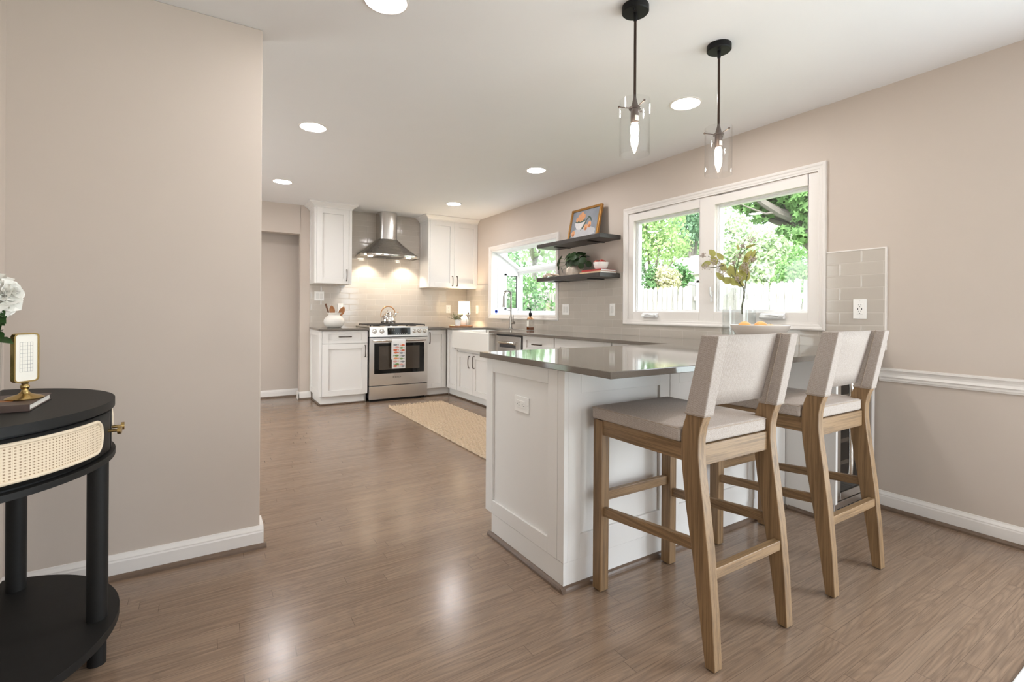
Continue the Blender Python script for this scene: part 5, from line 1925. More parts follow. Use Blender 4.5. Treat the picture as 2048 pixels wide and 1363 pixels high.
# ------------------------------------------------------------------ kitchen rug
rnd = random.Random(5)
rug = thing('jute_rug', 'braided tan jute runner with fringe on the floor before the sink', 'rug', (2.127, 4.33, 0))
mb = MB()
rx0, rx1, ry0, ry1 = 1.785, 2.470, 3.110, 5.520
nrow = 30
for i in range(nrow):
    xc = rx0 + (rx1 - rx0) * (i + 0.5) / nrow
    pts = []
    ns = 110
    for j in range(ns + 1):
        y = ry0 + (ry1 - ry0) * j / ns
        pts.append((xc + 0.005 * math.sin(j * 1.35 + i * 2.4), y, 0.0095 + 0.0035 * math.sin(j * 2.7 + i * 3.1)))
    mb.tube(pts, [0.0105 + 0.002 * math.sin(j * 2.7 + i) for j in range(ns + 1)], 6)
mb.box(rx0 + 0.01, rx1 - 0.01, ry0, ry1, 0.001, 0.010)
mb.build('braid', 'jute', rug)
for yy, s_ in ((ry1, 1), (ry0, -1)):
    mb = MB()
    for k in range(74):
        x = rx0 + (rx1 - rx0) * (k + 0.5) / 74
        L = rnd.uniform(0.045, 0.095)
        b = rnd.uniform(-0.03, 0.03)
        mb.tube([(x, yy - s_ * 0.01, 0.011), (x + b * 0.4, yy + s_ * L * 0.5, 0.012 + rnd.uniform(0, 0.016)), (x + b, yy + s_ * L, 0.005)], 0.0040, 5)
    mb.build('fringe', 'jute', rug)
o = MB().box(0.25, 2.85, -2.30, 0.440, 0.0005, 0.010).build('area_rug', 'rug_pale', bevel=0.004)
tag(o, 'pale area rug, only its edge showing at the bottom right corner', 'rug')

# ------------------------------------------------------------------ vase with sprigs, fruit bowl on the peninsula
VX, VY = 3.190, 2.063
vs = thing('glass_vase', 'tall clear glass jug vase half filled with water before the window', 'vase', (VX, VY, CZ))
pr = [(0.0, 0.004), (0.098, 0.0), (0.106, 0.006), (0.109, 0.06), (0.109, 0.300), (0.104, 0.322), (0.066, 0.372), (0.052, 0.386), (0.054, 0.396)]
mb = MB().shell(pr, (VX, VY, CZ + 0.0005), 48)
mb.shell([(max(0, r - 0.0035), z + (0.006 if i < 2 else 0)) for i, (r, z) in reversed(list(enumerate(pr)))], (VX, VY, CZ + 0.0005), 48)
mb.build('body', 'vase_glass', vs)
MB().lathe([(0.0, 0.012), (0.100, 0.012), (0.1045, 0.02), (0.1050, 0.198), (0.0, 0.198)], (VX, VY, CZ + 0.0005), 48).build('water', 'water', vs)


def on_plane(px, py, X):
    """helper for organic stems: the point at distance X along the room seen at a picture position"""
    a = (px - 1024) / 971.678
    b = -(py - 681.5 + 57.5) / 971.678
    c, s_ = math.cos(0.006615), math.sin(0.006615)
    r, u = a * c - b * s_, a * s_ + b * c
    cy, sy_ = math.cos(yaw), math.sin(yaw)
    d = Vector((r * cy + sy_, -r * sy_ + cy, u))
    return Vector((0, 0, CAM_H)) + d * (X / d.x)


# measured stem forks, leaves and flower heads (Y, Z) at the vase's own distance
base = on_plane(1484, 630, VX)
stems = [[(1484, 628), (1483, 612), (1489, 595), (1487, 575), (1478, 566), (1462, 548), (1448, 530), (1430, 518), (1416, 512)],
         [(1484, 620), (1486, 598), (1489, 580), (1478, 563), (1470, 545), (1475, 530), (1479, 510), (1484, 488), (1492, 478)],
         [(1484, 612), (1489, 585), (1491, 565), (1496, 545), (1500, 528), (1506, 515), (1516, 500)],
         [(1479, 512), (1488, 502), (1500, 492), (1518, 487)],
         [(1471, 545), (1468, 530), (1466, 522)],
         [(1448, 530), (1432, 534), (1414, 536)]]
leaves = [(1428, 520, -0.5, 0.75, 30, 20), (1412, 528, -0.9, -0.15, 34, 18), (1424, 505, -0.6, 0.5, 26, 18), (1440, 512, -0.5, 0.7, 26, 16), (1464, 542, -0.25, 0.9, 34, 28), (1452, 560, -0.85, 0.25, 40, 20),
          (1440, 552, -0.7, 0.55, 36, 16), (1488, 535, 0.45, 0.8, 34, 26), (1492, 522, -0.1, 0.9, 28, 20), (1497, 510, 0.6, 0.7, 30, 16), (1506, 512, 0.35, 0.9, 34, 18), (1480, 553, 0.4, 0.75, 34, 26),
          (1493, 548, 0.15, 0.9, 36, 20), (1476, 494, -0.35, 0.85, 18, 7), (1500, 492, 0.9, 0.2, 26, 7), (1466, 562, -0.5, 0.5, 30, 18), (1446, 534, -0.5, 0.7, 32, 18), (1478, 566, -0.9, 0.4, 34, 16)]
heads = [(1438, 534, 17), (1428, 522, 12), (1410, 532, 11), (1405, 510, 8), (1467, 524, 9), (1480, 510, 11), (1485, 490, 9), (1502, 478, 12), (1490, 530, 13), (1494, 540, 12), (1478, 556, 12), (1505, 518, 9), (1448, 546, 12)]
sg = thing('flower_sprig', 'leafy olive sprig with mauve flower clusters standing in the glass jug', 'sprig', tuple(base))
PXM = 972 / 3.44
rnd = random.Random(21)
for i, st_ in enumerate(stems):
    pts = [on_plane(px, py, VX + 0.012 * math.sin(i * 2 + k * 0.5)) for k, (px, py) in enumerate(st_)]
    MB().tube(pts, [0.0042 - 0.0026 * k / len(pts) for k in range(len(pts))], 7).build('stem', 'twig', sg)
for i, (px, py, du, dv, L, W_) in enumerate(leaves):
    c = on_plane(px, py, VX - 0.015 + 0.03 * rnd.random())
    d = Vector((rnd.uniform(-.3, .1), -du * 0.9, dv))
    d.normalize()
    nrm = Vector((-0.85, -0.4 + rnd.uniform(-.4, .4), rnd.uniform(-.2, .5)))
    MB().leaf(c - d * (L * 0.82 / PXM * 0.5), d, nrm, L * 0.82 / PXM, W_ * 0.75 / PXM, cup=0.18, droop=rnd.uniform(0, .2), seg=6).build('leaf', 'sprig_leaf', sg)
for i, (px, py, r) in enumerate(heads):
    c = on_plane(px, py, VX - 0.02)
    mb = MB()
    R_ = r * 0.85 / PXM
    for k in range(46):
        q = Vector((rnd.gauss(0, .4), rnd.gauss(0, .5), rnd.gauss(0, .38))) * R_
        mb.ell(tuple(c + q), 0.0034, 0.0034, 0.0034, 6, 4)
        if k % 3 == 0:
            mb.tube([tuple(c - Vector((0, 0, R_ * .7))), tuple(c + q)], 0.0007, 4)
    mb.build('flower_cluster', 'bloom', sg)

BX, BY = 2.930, 1.754
pr = [(0.0, 0.0), (0.062, 0.0), (0.064, 0.004), (0.058, 0.012), (0.056, 0.022), (0.090, 0.040), (0.135, 0.075), (0.160, 0.110), (0.167, 0.124), (0.169, 0.134), (0.164, 0.136), (0.155, 0.126), (0.128, 0.084), (0.085, 0.052), (0.0, 0.040)]
tag(MB().lathe(pr, (BX, BY, CZ + 0.0005), 56).build('fruit_bowl', 'bowl_ceramic'), 'wide footed off-white bowl holding orange fruit on the peninsula', 'bowl')
for dx, dy, dz, lb in ((-0.080, 0.050, 0.120, 'orange fruit at the left of the footed bowl, nearer the vase'), (-0.012, -0.014, 0.122, 'orange fruit in the middle of the footed bowl, taller of the two showing'), (0.080, -0.020, 0.104, 'orange fruit sunk low in the right side of the footed bowl')):
    a = thing('orange', lb, 'fruit', (BX + dx, BY + dy, CZ + dz - 0.036), 'orange fruit in the footed bowl')
    mb = MB().ell((BX + dx, BY + dy, CZ + dz), 0.041, 0.041, 0.037, 24, 16)
    mb.build('flesh', 'orange', a)
    MB().lathe([(0.004, 0.0), (0.0035, 0.003), (0.0, 0.003)], (BX + dx + 0.004, BY + dy, CZ + dz + 0.0355), 8).build('stem_button', 'twig', a)

# ------------------------------------------------------------------ half-moon console on the left
cyc = 2.011
TA, TB = 0.400, 0.427
ZT = 0.830


def moon(a, b, n=40, inset=0.0, xb=XL + 0.037):
    pts = []
    for i in range(n + 1):
        th = -PI / 2 + PI * i / n
        pts.append((XL + (a - inset) * max(0.0, math.cos(th)) ** 0.97, cyc + (b - inset) * math.sin(th)))
    pts = [(max(x, xb), y) for x, y in pts]
    return pts


ctb = thing('console_table', 'black half-moon console table with a cane drawer front and brass knobs', 'table', (-0.45, cyc, 0))
MB().prism(moon(TA, TB), 'Z', ZT - 0.026, ZT, smooth=True).build('tabletop', 'black_wood', ctb, bevel=0.004)
MB().prism(moon(TA, TB, inset=0.022), 'Z', 0.664, ZT - 0.0262, smooth=True).build('case', 'black_wood', ctb)
MB().prism(moon(TA, TB, inset=-0.002), 'Z', 0.646, 0.6638, smooth=True).build('apron_ledge', 'black_wood', ctb, bevel=0.004)
MB().prism(moon(0.415, 0.435), 'Z', 0.118, 0.144, smooth=True).build('lower_shelf', 'black_wood', ctb, bevel=0.006, segs=3)
for x, y in ((-0.291, cyc - 0.015), (-0.560, cyc + 0.335), (-0.560, cyc - 0.335)):
    mb = MB().cyl((x, y, 0), 0.027, 0.144, 0.646, 28)
    mb.cyl((x, y, 0), 0.024, 0.0, 0.118, 28)
    mb.build('leg', 'black_wood', ctb)


def arc_pt(y, off, a=TA - 0.022, b=TB - 0.022):
    s_ = max(-0.999, min(0.999, (y - cyc) / b))
    th = math.asin(s_)
    x = XL + a * math.cos(th)
    nn = Vector((math.cos(th) / a, math.sin(th) / b, 0)).normalized()
    return Vector((x, y, 0)) + nn * off


def curved_panel(mb, outline, off, thick, mat=0, uv=False):
    """outline: (y,z) polygon wrapped round the curved front"""
    n_ = len(outline)
    v = [tuple(arc_pt(y, off + thick) + Vector((0, 0, z))) for y, z in outline] + [tuple(arc_pt(y, off) + Vector((0, 0, z))) for y, z in outline]
    mb.add(v, [(i, (i + 1) % n_, n_ + (i + 1) % n_, n_ + i) for i in range(n_)], mat, True)


for s_ in (-1, 1):
    # drawer front strip
    mb = MB()
    ys = [cyc + s_ * (0.004 + (0.386 - 0.004) * i / 20) for i in range(21)]
    v = []
    for z in (0.672, 0.796):
        v += [tuple(arc_pt(y, 0.008) + Vector((0, 0, z))) for y in ys]
    n_ = 21
    F = [(i, i + 1, n_ + i + 1, n_ + i) for i in range(20)]
    if s_ > 0:
        F = F
    mb.add(v, F, 0, True)
    dw = mb.build('drawer', 'black_wood', ctb, solid=0.012)
    # cane infill, stadium shaped
    y0_, y1_ = 0.085, 0.372
    zc, hz = 0.735, 0.047
    rr = hz
    NY, NZ = 40, 10
    mb = MB()
    vv, uvs = [], []
    for i in range(NY + 1):
        u = y0_ + (y1_ - y0_) * i / NY
        e0, e1 = u - y0_, y1_ - u
        k = min(e0, e1)
        hh = hz if k >= rr * 0.8 else hz * math.sqrt(max(0.0, 1 - (1 - k / (rr * 0.8)) ** 2))
        for j in range(NZ + 1):
            z = zc - hh + 2 * hh * j / NZ
            p = arc_pt(cyc + s_ * u, 0.0146)
            vv.append((p.x, p.y, z))
            uvs.append((u, z))
    mb.add(vv, [(i * (NZ + 1) + j, (i + 1) * (NZ + 1) + j, (i + 1) * (NZ + 1) + j + 1, i * (NZ + 1) + j + 1) for i in range(NY) for j in range(NZ)], 0, True)
    co = bpy.data.meshes.new('cane_panel')
    co.from_pydata(mb.v, [], mb.f)
    co.materials.append(MATS['cane'])
    ul = co.uv_layers.new(name='UVMap')
    for lp_ in co.loops:
        # true length along the curve for an even weave
        ul.data[lp_.index].uv = (uvs[lp_.vertex_index][0] * 1.13, uvs[lp_.vertex_index][1])
    for p_ in co.polygons:
        p_.use_smooth = True
    oo = bpy.data.objects.new('cane_panel', co)
    COL.objects.link(oo)
    oo.parent = dw
    oo.matrix_parent_inverse = wm(dw).inverted()
    ring = []
    for i in range(NY + 1):
        ring.append(vv[i * (NZ + 1) + NZ])
    for i in range(NY - 1, 0, -1):
        ring.append(vv[i * (NZ + 1)])
    MB().tube(ring, 0.0052, 8, closed=True).build('cane_rim', 'rattan', dw)
    p = arc_pt(cyc + s_ * 0.030, 0.012) + Vector((0, 0, 0.735))
    p2 = arc_pt(cyc + s_ * 0.030, 0.040) + Vector((0, 0, 0.735))
    dd = (p2 - p).normalized()
    mb = MB().tube([tuple(p), tuple(p2)], 0.0048, 12)
    mb.tube([tuple(p2 - dd * 0.002), tuple(p2 + dd * 0.007)], 0.0125, 20)
    mb.build('knob', 'brass', dw)

# book on the console
b = book('book', 'dark-covered book lying on the console under the brass frame', -0.605, -0.424, 1.885, 2.112, ZT + 0.0005, ZT + 0.020, 'book_dark', None, spine='-Y')
mb = MB()
rnd = random.Random(2)
for k in range(7):
    x, y = -0.56 + 0.10 * rnd.random(), 1.93 + 0.13 * rnd.random()
    r = rnd.uniform(0.008, 0.018)
    mb.add([(x + r * math.cos(a) * 1.2, y + r * math.sin(a), ZT + 0.0206) for a in [2 * PI * q / 10 for q in range(10)]], [tuple(range(10))])
mb.build('cover_art', 'art_fruit', b)
# brass table frame with a small calendar grid
FXc, FYc, FZ = -0.462, 2.005, ZT + 0.0208
fm = thing('photo_frame', 'brass pedestal frame with a printed grid card, standing on the console book', 'frame', (FXc, FYc, FZ))
MB().lathe([(0.0, 0.0), (0.043, 0.0), (0.044, 0.003), (0.036, 0.008), (0.016, 0.014), (0.0085, 0.022), (0.0075, 0.028), (0.011, 0.034), (0.011, 0.038), (0.0075, 0.043), (0.009, 0.050), (0.0, 0.0505)], (FXc, FYc, FZ), 32).build('pedestal', 'brass', fm)
ang = rad(-40)
cxd, cyd = math.cos(ang), math.sin(ang)     # along the card


def FP(u, z, d):
    return (FXc + u * cyd * -1.0 * -1.0 * 0 + u * cxd - d * -cyd * -1.0, FYc + u * cyd - d * cxd, z)


fa_ = rad(53)                                 # card faces the viewer, turned slightly right
ux, uy = math.cos(fa_), math.sin(fa_)
nx, ny = uy, -ux


def FP(u, z, d):
    return (FXc + u * ux + d * nx, FYc + u * uy + d * ny, z)


fw_, fh_ = 0.035, 0.073
fz = FZ + 0.050 + fh_


def rrect(w_, h_, r, n=6):
    out = []
    for cx_, cz_, a0 in ((w_ - r, h_ - r, 0), (-(w_ - r), h_ - r, PI / 2), (-(w_ - r), -(h_ - r), PI), (w_ - r, -(h_ - r), 3 * PI / 2)):
        for i in range(n + 1):
            a = a0 + PI / 2 * i / n
            out.append((cx_ + r * math.cos(a), cz_ + r * math.sin(a)))
    return out


def rr_prism(mb, pts, d0, d1, mat=0):
    n_ = len(pts)
    v = [FP(u, fz + z, d1) for u, z in pts] + [FP(u, fz + z, d0) for u, z in pts]
    mb.add(v, [(i, n_ + i, n_ + (i + 1) % n_, (i + 1) % n_) for i in range(n_)] + [tuple(range(n_)), tuple(range(2 * n_ - 1, n_ - 1, -1))], mat)


mb = MB()
o_, i_ = rrect(fw_, fh_, 0.012), rrect(fw_ - 0.004, fh_ - 0.004, 0.009)
n_ = len(o_)
v = [FP(u, fz + z, 0.007) for u, z in o_] + [FP(u, fz + z, -0.006) for u, z in o_] + [FP(u, fz + z, 0.007) for u, z in i_] + [FP(u, fz + z, 0.004) for u, z in i_]
F = []
for i in range(n_):
    j = (i + 1) % n_
    F += [(i, j, n_ + j, n_ + i), (i, 2 * n_ + i, 2 * n_ + j, j), (2 * n_ + i, 3 * n_ + i, 3 * n_ + j, 2 * n_ + j)]
F.append(tuple(range(2 * n_ - 1, n_ - 1, -1)))
mb.add(v, F)
mb.build('rim', 'brass', fm)
mb = MB()
rr_prism(mb, i_, 0.0, 0.0045)
cdp = mb.build('card', 'paper', fm)
mb = MB()


def fbox(mb, u0, u1, z0, z1):
    v = [FP(u, fz + z, d) for d in (0.0045, 0.0048) for z in (z0, z1) for u in (u0, u1)]
    mb.add(v, [(4, 5, 7, 6), (0, 1, 5, 4), (2, 6, 7, 3), (0, 4, 6, 2), (1, 3, 7, 5)])


for k in range(6):
    u = -0.018 + 0.036 * k / 5
    fbox(mb, u - 0.0003, u + 0.0003, -0.042, 0.046)
for k in range(9):
    z = -0.042 + 0.088 * k / 8
    fbox(mb, -0.018, 0.018, z - (0.0005 if k in (2, 5, 7) else 0.0003), z + (0.0005 if k in (2, 5, 7) else 0.0003))
mb.build('printed_grid', 'ink', cdp)

# white roses in a glass vase at the left edge
RVX, RVY = -0.545, 1.965
rv = thing('flower_vase', 'clear glass vase of white roses at the left edge of the console', 'vase', (RVX, RVY, ZT + 0.0205))
pr = [(0.0, 0.006), (0.036, 0.0), (0.040, 0.004), (0.043, 0.10), (0.046, 0.185)]
mb = MB().shell(pr, (RVX, RVY, ZT + 0.021), 32)
mb.shell([(max(0, r - 0.003), z + 0.004) for r, z in reversed(pr)], (RVX, RVY, ZT + 0.021), 32)
mb.build('body', 'vase_glass', rv)
rnd = random.Random(8)


def rose(c, up, r, label):
    c, up = Vector(c), Vector(up).normalized()
    t = thing('white_rose', label, 'flower', tuple(c), 'white roses on the console')
    mb = MB()
    s1 = up.orthogonal().normalized()
    s2 = up.cross(s1)
    for layer, (rr_, lift, n_, L) in enumerate(((0.12, 0.95, 3, 0.75), (0.26, 0.80, 4, 0.85), (0.46, 0.55, 5, 0.95), (0.70, 0.25, 6, 1.0), (0.92, 0.00, 7, 0.98))):
        for k in range(n_):
            a = 2 * PI * k / n_ + layer * 0.7 + rnd.uniform(-.15, .15)
            out = s1 * math.cos(a) + s2 * math.sin(a)
            d = (up * (0.25 + lift) + out * (1.0 - lift * 0.75)).normalized()
            p = c - up * r * 0.55 + out * r * rr_ * 0.30
            mb.leaf(p, d, -out + up * 0.2, r * L * 1.15, r * (0.75 + 0.5 * rr_), cup=0.42, tip=0, droop=-0.22 + 0.42 * rr_, seg=6)
    mb.build('petals', 'petal', t)
    foot = Vector((RVX + rnd.uniform(-.02, .02), RVY + rnd.uniform(-.02, .02), ZT + 0.06))
    MB().tube([tuple(c - up * r * 0.5), tuple((c + foot) / 2 + Vector((0, 0, 0.03))), tuple(foot)], 0.0026, 6).build('stem', 'rose_leaf', t)
    for k in range(4):
        u = 0.10 + 0.10 * k
        p = (c - up * r * 0.5).lerp(foot, u)
        a = rnd.uniform(-2.4, 0.2)
        MB().leaf(p, (math.cos(a) * 0.6, math.sin(a) * 0.7, rnd.uniform(-.5, .2)), (0, -0.5, 1), 0.050, 0.032, cup=0.15, droop=0.3, seg=5).build('leaf', 'rose_leaf', t)


for c, up, r, lb in (((-0.522, 1.985, 1.165), (0.35, -0.75, 0.45), 0.050, 'largest white rose, nearest the picture edge above the console'),
                     ((-0.488, 2.005, 1.170), (0.75, -0.35, 0.25), 0.032, 'small white rose, rightmost of the bunch on the console'),
                     ((-0.540, 2.030, 1.203), (0.1, -0.3, 0.9), 0.046, 'white rose at the top back of the console bunch'),
                     ((-0.503, 1.990, 1.124), (0.5, -0.6, -0.1), 0.026, 'white rosebud hanging lowest in the console bunch'),
                     ((-0.595, 1.950, 1.170), (-0.4, -0.5, 0.6), 0.048, 'white rose outside the left picture edge')):
    rose(c, up, r, lb)

# ================================================================== THE YARD
GZ = -0.25
S(MB().box(XR + 0.13, 60, -20, 60, GZ - 0.1, GZ).build('ground_yard', 'grass'), 'sunlit lawn outside the windows')
S(MB().box(-14, XR + 0.125, 7.06, 20, GZ - 0.1, GZ - 0.01).build('ground_side', 'grass'), 'lawn beside the house')


def fence(label, x, y0, y1, ztop, pw, gap, lean):
    f = thing('picket_fence', label, 'fence', (x, (y0 + y1) / 2, GZ))
    bay = 2.4
    nb = int((y1 - y0) / bay)
    for b in range(nb + 1):
        y = y0 + b * bay
        mb = MB().box(x - 0.02, x + 0.08, y - 0.05, y + 0.05, GZ, ztop + 0.02)
        mb.prism([(y - 0.06, ztop + 0.02), (y + 0.06, ztop + 0.02), (y, ztop + 0.08)], 'X', x - 0.03, x + 0.09)
        mb.build('post', 'picket', f)
    for b in range(nb):
        ya, yb_ = y0 + b * bay + 0.06, y0 + (b + 1) * bay - 0.06
        mb = MB()
        for z in (GZ + 0.35, (GZ + ztop) / 2 + 0.1, ztop - 0.25):
            mb.box(x + 0.02, x + 0.06, ya, yb_, z - 0.045, z + 0.045)
        y = ya
        while y + pw < yb_:
            mb.prism([(y, GZ + 0.05), (y + pw, GZ + 0.05), (y + pw, ztop - 0.05), (y + pw * 0.7, ztop), (y + pw * 0.3, ztop), (y, ztop - 0.05)], 'X', x, x + 0.02)
            y += pw + gap
        mb.build('picket_panel', 'picket', f)
    return f


fence('weathered pale picket fence crossing the yard behind both windows', 8.0, -1.0, 18.3, 1.66, 0.085, 0.045, 0)
fence('second pale fence farther back beyond the nearer picket fence', 11.5, 6.0, 23.0, 1.86, 0.12, 0.03, 0)


def tree(name, label, cat, x, y, trunk, crowns, mat, n, size, seed, tr=0.16, branches=(), flat=0.0, grp=None):
    rnd = random.Random(seed)
    t = thing(name, label, cat, (x, y, GZ), grp)
    mb = MB()
    if not trunk:
        for k in range(5):
            a = k * 1.257
            c = crowns[k % len(crowns)]
            mb.tube([(x + 0.08 * math.cos(a), y + 0.08 * math.sin(a), GZ - 0.02), (c[0] + 0.1 * math.cos(a), c[1] + 0.1 * math.sin(a), c[2])], [0.03, 0.012], 6)
    if trunk:
        mb.tube([(x, y, GZ - 0.05), (x + 0.05, y + 0.05, GZ + trunk * 0.5), (x, y, GZ + trunk)], [tr * 1.25, tr, tr * 0.75], 10)
    for pts, r0, r1 in branches:
        m_ = len(pts)
        mb.tube(pts, [r0 + (r1 - r0) * k / (m_ - 1) for k in range(m_)], 8)
    for c, r in [((c[0], c[1], c[2]), c[3]) for c in crowns]:
        if trunk:
            mb.tube([(x, y, GZ + trunk * 0.85), ((x + c[0]) / 2, (y + c[1]) / 2, (GZ + trunk + c[2]) / 2), c], [tr * 0.6, tr * 0.4, tr * 0.15], 6)
    if mb.v:
        mb.build('trunk', 'bark', t)
    v, f = [], []
    tot = sum(c[3] ** 2 for c in crowns)
    for c in crowns:
        k_ = int(n * c[3] ** 2 / tot)
        cz = c[4] if len(c) > 4 else 1.0
        for _ in range(k_):
            d = Vector((rnd.gauss(0, 1), rnd.gauss(0, 1), rnd.gauss(0, 1))).normalized()
            rr = c[3] * (0.45 + 0.6 * rnd.random() ** 0.6)
            p = Vector((c[0] + d.x * rr, c[1] + d.y * rr, c[2] + d.z * rr * cz))
            nn = (d + Vector((rnd.gauss(0, .7), rnd.gauss(0, .7), rnd.gauss(0, .7) + 0.3))).normalized()
            a = nn.orthogonal().normalized()
            b = nn.cross(a)
            th = rnd.uniform(0, 2 * PI)
            a, b = a * math.cos(th) + b * math.sin(th), b * math.cos(th) - a * math.sin(th)
            s = size * rnd.uniform(0.7, 1.3)
            o = len(v)
            if flat:
                # lobed maple leaf
                for q in range(10):
                    r_ = s * (0.62 if q % 2 == 0 else 0.28)
                    v.append(p + a * (r_ * math.cos(q * PI / 5)) + b * (r_ * math.sin(q * PI / 5)))
                f.append(tuple(o + q for q in range(10)))
            else:
                v += [p - a * s * 0.6, p + b * s * 0.35, p + a * s * 0.6, p - b * s * 0.35]
                f.append((o, o + 1, o + 2, o + 3))
    m_ = MB().add(v, f)
    m_.build('foliage', mat, t)
    return t


def at(px, py, t):
    a = (px - 1024) / 971.678
    b = -(py - 681.5 + 57.5) / 971.678
    cy, sy_ = math.cos(yaw), math.sin(yaw)
    return (a * t * cy + t * sy_, -a * t * sy_ + t * cy, CAM_H + b * t)


def crowns_at(lst):
    out = []
    for px, py, t, r, *z in lst:
        x, y, zz = at(px, py, t)
        out.append((x, y, zz, r, *(z or [1.0])))
    return out


T = 'trees and shrubs beyond the fence'
x, y, z = at(1304, 560, 24)
tree('bright_tree', 'yellow-green leafy tree at the left of the big window view', 'tree', x, y, 2.6,
     crowns_at([(1290, 450, 24, 1.25), (1325, 440, 25, 1.1), (1270, 490, 24, 0.95), (1318, 490, 23, 1.0), (1345, 485, 24, 0.9), (1285, 405, 24, 1.2), (1255, 440, 24, 1.2)]), 'tree_bright', 5200, 0.16, 31, 0.16)
x, y, z = at(1385, 560, 32)
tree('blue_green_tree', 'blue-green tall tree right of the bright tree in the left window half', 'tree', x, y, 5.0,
     crowns_at([(1378, 420, 32, 1.5), (1400, 450, 33, 1.4), (1365, 460, 32, 1.1), (1405, 395, 33, 1.6)]), 'tree_blue', 3600, 0.22, 32, 0.2)
x, y, z = at(1376, 560, 38)
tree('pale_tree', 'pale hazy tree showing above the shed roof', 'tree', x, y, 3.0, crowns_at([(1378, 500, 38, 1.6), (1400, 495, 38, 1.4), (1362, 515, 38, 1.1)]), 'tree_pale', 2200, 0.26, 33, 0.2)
x, y, z = at(1330, 562, 17)
tree('cream_shrub', 'cream-flowered round shrub over the fence in the left window half', 'shrub', x, y, 0, crowns_at([(1325, 552, 17, 0.42), (1342, 556, 17, 0.36), (1330, 572, 17, 0.5)]), 'shrub_cream', 1500, 0.10, 34)
x, y, z = at(1358, 565, 17)
tree('dark_shrub', 'dark green bush beside the shed over the fence', 'shrub', x, y, 0, crowns_at([(1357, 545, 17.5, 0.40), (1368, 555, 17.5, 0.36), (1358, 572, 17.5, 0.5)]), 'hedge', 1500, 0.10, 35)
x, y, z = at(1303, 565, 17)
tree('conical_evergreen', 'narrow conical evergreen behind the fence, left of the cream shrub', 'shrub', x, y, 0, crowns_at([(1304, 545, 17, 0.20, 1.7), (1304, 565, 17, 0.28, 1.5)]), 'hedge', 900, 0.08, 36)
x, y, z = at(1274, 560, 18)
tree('dark_hedge', 'dark green hedge at the left edge of the big window view', 'shrub', x, y, 0, crowns_at([(1272, 530, 18, 0.35, 1.6), (1268, 560, 18, 0.45, 1.2)]), 'hedge', 1300, 0.09, 37)
# pale sunlit mass in the right half
x, y, z = at(1475, 560, 30)
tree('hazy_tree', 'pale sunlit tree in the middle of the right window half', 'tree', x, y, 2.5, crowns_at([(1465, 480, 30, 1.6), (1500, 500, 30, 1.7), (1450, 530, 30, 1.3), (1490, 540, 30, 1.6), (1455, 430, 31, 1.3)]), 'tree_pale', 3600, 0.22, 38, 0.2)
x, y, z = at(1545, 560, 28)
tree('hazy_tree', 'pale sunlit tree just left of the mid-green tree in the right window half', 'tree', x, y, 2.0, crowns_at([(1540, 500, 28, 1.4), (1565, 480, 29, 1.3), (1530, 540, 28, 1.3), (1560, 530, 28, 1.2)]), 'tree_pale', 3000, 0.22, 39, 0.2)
x, y, z = at(1598, 560, 20)
tree('mid_green_tree', 'mid-green small tree at the right edge of the big window view', 'tree', x, y, 1.2, crowns_at([(1600, 535, 20, 0.85), (1575, 545, 20, 0.65), (1625, 510, 20, 0.95), (1590, 560, 20, 0.8)]), 'tree_mid', 2400, 0.13, 40, 0.1)
# near maple reaching over the yard
x, y, z = at(1668, 560, 6.2)
P_ = lambda px, py, t=6.0: at(px, py, t)
tree('maple_tree', 'near maple with grey branches reaching in at the upper right of the big window', 'tree', x, y, 2.35,
     crowns_at([(1595, 385, 5.8, 0.20, .6), (1560, 375, 6.0, 0.22, .5), (1530, 390, 6.2, 0.16, .6), (1500, 412, 6.2, 0.13, .6), (1478, 405, 6.3, 0.11, .6), (1520, 430, 6.2, 0.14, .6), (1545, 412, 6.1, 0.13, .6), (1590, 462, 5.9, 0.12, .6),
                (1606, 400, 5.8, 0.18, .7), (1605, 475, 5.8, 0.10, .6), (1570, 455, 6.0, 0.10, .5), (1620, 420, 5.8, 0.2, .8), (1500, 385, 6.2, 0.14, .6), (1545, 350, 6.0, 0.3, .5)]), 'tree_mid', 1500, 0.085, 41, 0.17,
     branches=[([P_(1668, 470, 6.2), P_(1616, 452), P_(1590, 434), P_(1555, 420), P_(1525, 402), P_(1490, 370)], 0.085, 0.035),
               ([P_(1616, 452), P_(1600, 436), P_(1578, 408), P_(1560, 385), P_(1535, 345)], 0.075, 0.04),
               ([P_(1555, 420), P_(1530, 424), P_(1505, 415), P_(1480, 405)], 0.018, 0.006),
               ([P_(1600, 445), P_(1595, 462), P_(1585, 476)], 0.014, 0.005)], flat=1.0)
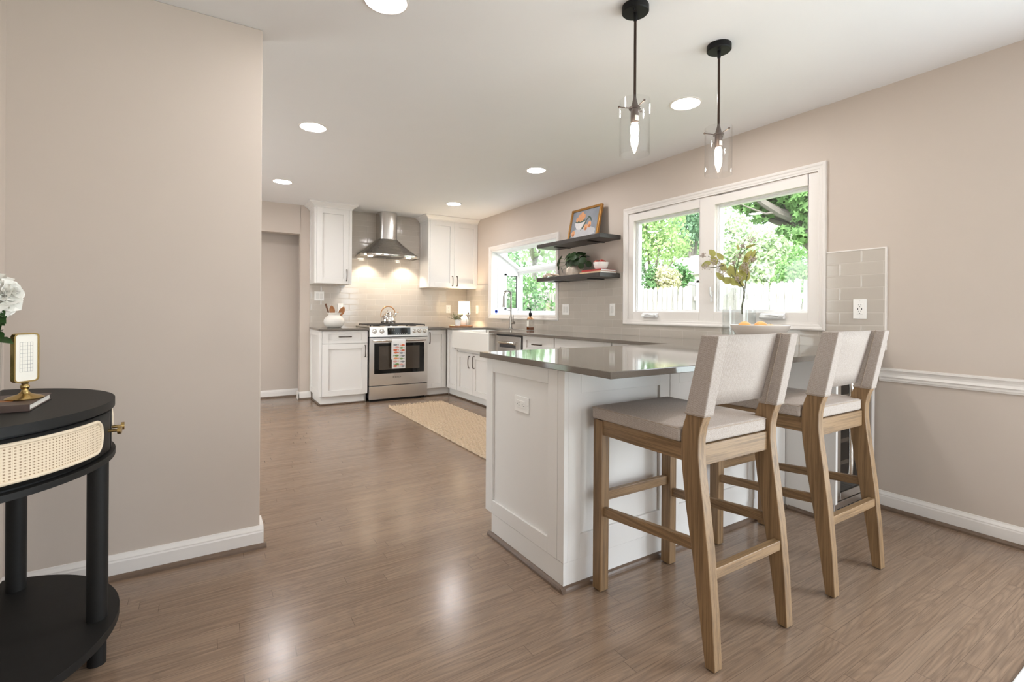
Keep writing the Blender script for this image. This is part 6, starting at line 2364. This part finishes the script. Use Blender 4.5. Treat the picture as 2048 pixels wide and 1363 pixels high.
# greenery seen through the garden window
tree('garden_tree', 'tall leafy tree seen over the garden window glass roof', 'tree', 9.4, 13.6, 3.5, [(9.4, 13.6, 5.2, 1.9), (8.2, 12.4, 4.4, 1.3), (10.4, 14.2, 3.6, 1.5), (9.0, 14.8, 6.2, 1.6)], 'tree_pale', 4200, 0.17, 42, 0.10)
tree('leafy_bush', 'green bush over the fence seen through the garden window', 'shrub', 9.2, 12.6, 0, [(8.9, 12.9, 1.6, 0.8), (9.5, 12.0, 1.3, 0.7), (9.1, 13.4, 0.8, 0.9)], 'tree_mid', 2600, 0.12, 43)
tree('side_hedge', 'dark green hedge filling the small side pane of the garden window', 'shrub', 6.6, 10.8, 0, [(6.6, 10.7, 1.2, 0.9), (6.0, 10.6, 0.6, 0.9), (6.4, 10.9, 2.1, 0.8), (7.1, 10.6, 1.0, 0.8)], 'hedge', 3600, 0.10, 44)

# screened porch and garage beyond the fence
hs = thing('screened_porch', 'white screened porch with a grey roof beyond the fence', 'building', (19.5, 13.6, GZ))
x0, y0, y1 = 18.0, 13.40, 14.30
mb = MB()
mb.box(x0 + 0.1, x0 + 0.9, y0, y1, GZ, 0.9)
mb.box(x0, x0 + 0.12, y1 - 0.30, y1, GZ, 2.55)
mb.box(x0, x0 + 0.12, y0, y0 + 0.25, GZ, 2.55)
mb.box(x0, x0 + 0.9, y0 - 0.05, y1 + 0.10, 2.45, 2.80)
mb.box(x0 + 0.8, x0 + 0.9, y0, y1, GZ, 2.5)
mb.build('wall', 'siding', hs)
MB().box(x0 + 0.06, x0 + 0.08, y0 + 0.25, y1 - 0.30, 0.9, 2.45).build('screen', 'steel_dark', hs)
MB().prism([(x0 - 0.25, 2.80), (x0 + 1.0, 2.80), (x0 + 0.95, 3.75), (x0 + 0.75, 3.75)], 'Y', y0 - 0.05, y1 + 0.2).build('roof', 'shingle', hs)
gs = thing('garage', 'white gable-ended garage behind the shrubs in the left window half', 'building', (24.0, 18.5, GZ))
MB().prism([(17.2, GZ), (19.9, GZ), (19.9, 2.7), (18.55, 4.15), (17.2, 2.7)], 'X', 22.5, 26.0).build('wall', 'siding', gs)
mb = MB()
mb.prism([(17.0, 2.55), (18.55, 4.22), (18.55, 4.36), (16.9, 2.62)], 'X', 22.3, 26.2)
mb.prism([(20.1, 2.55), (18.55, 4.22), (18.55, 4.36), (20.2, 2.62)], 'X', 22.3, 26.2)
mb.build('roof', 'siding', gs)
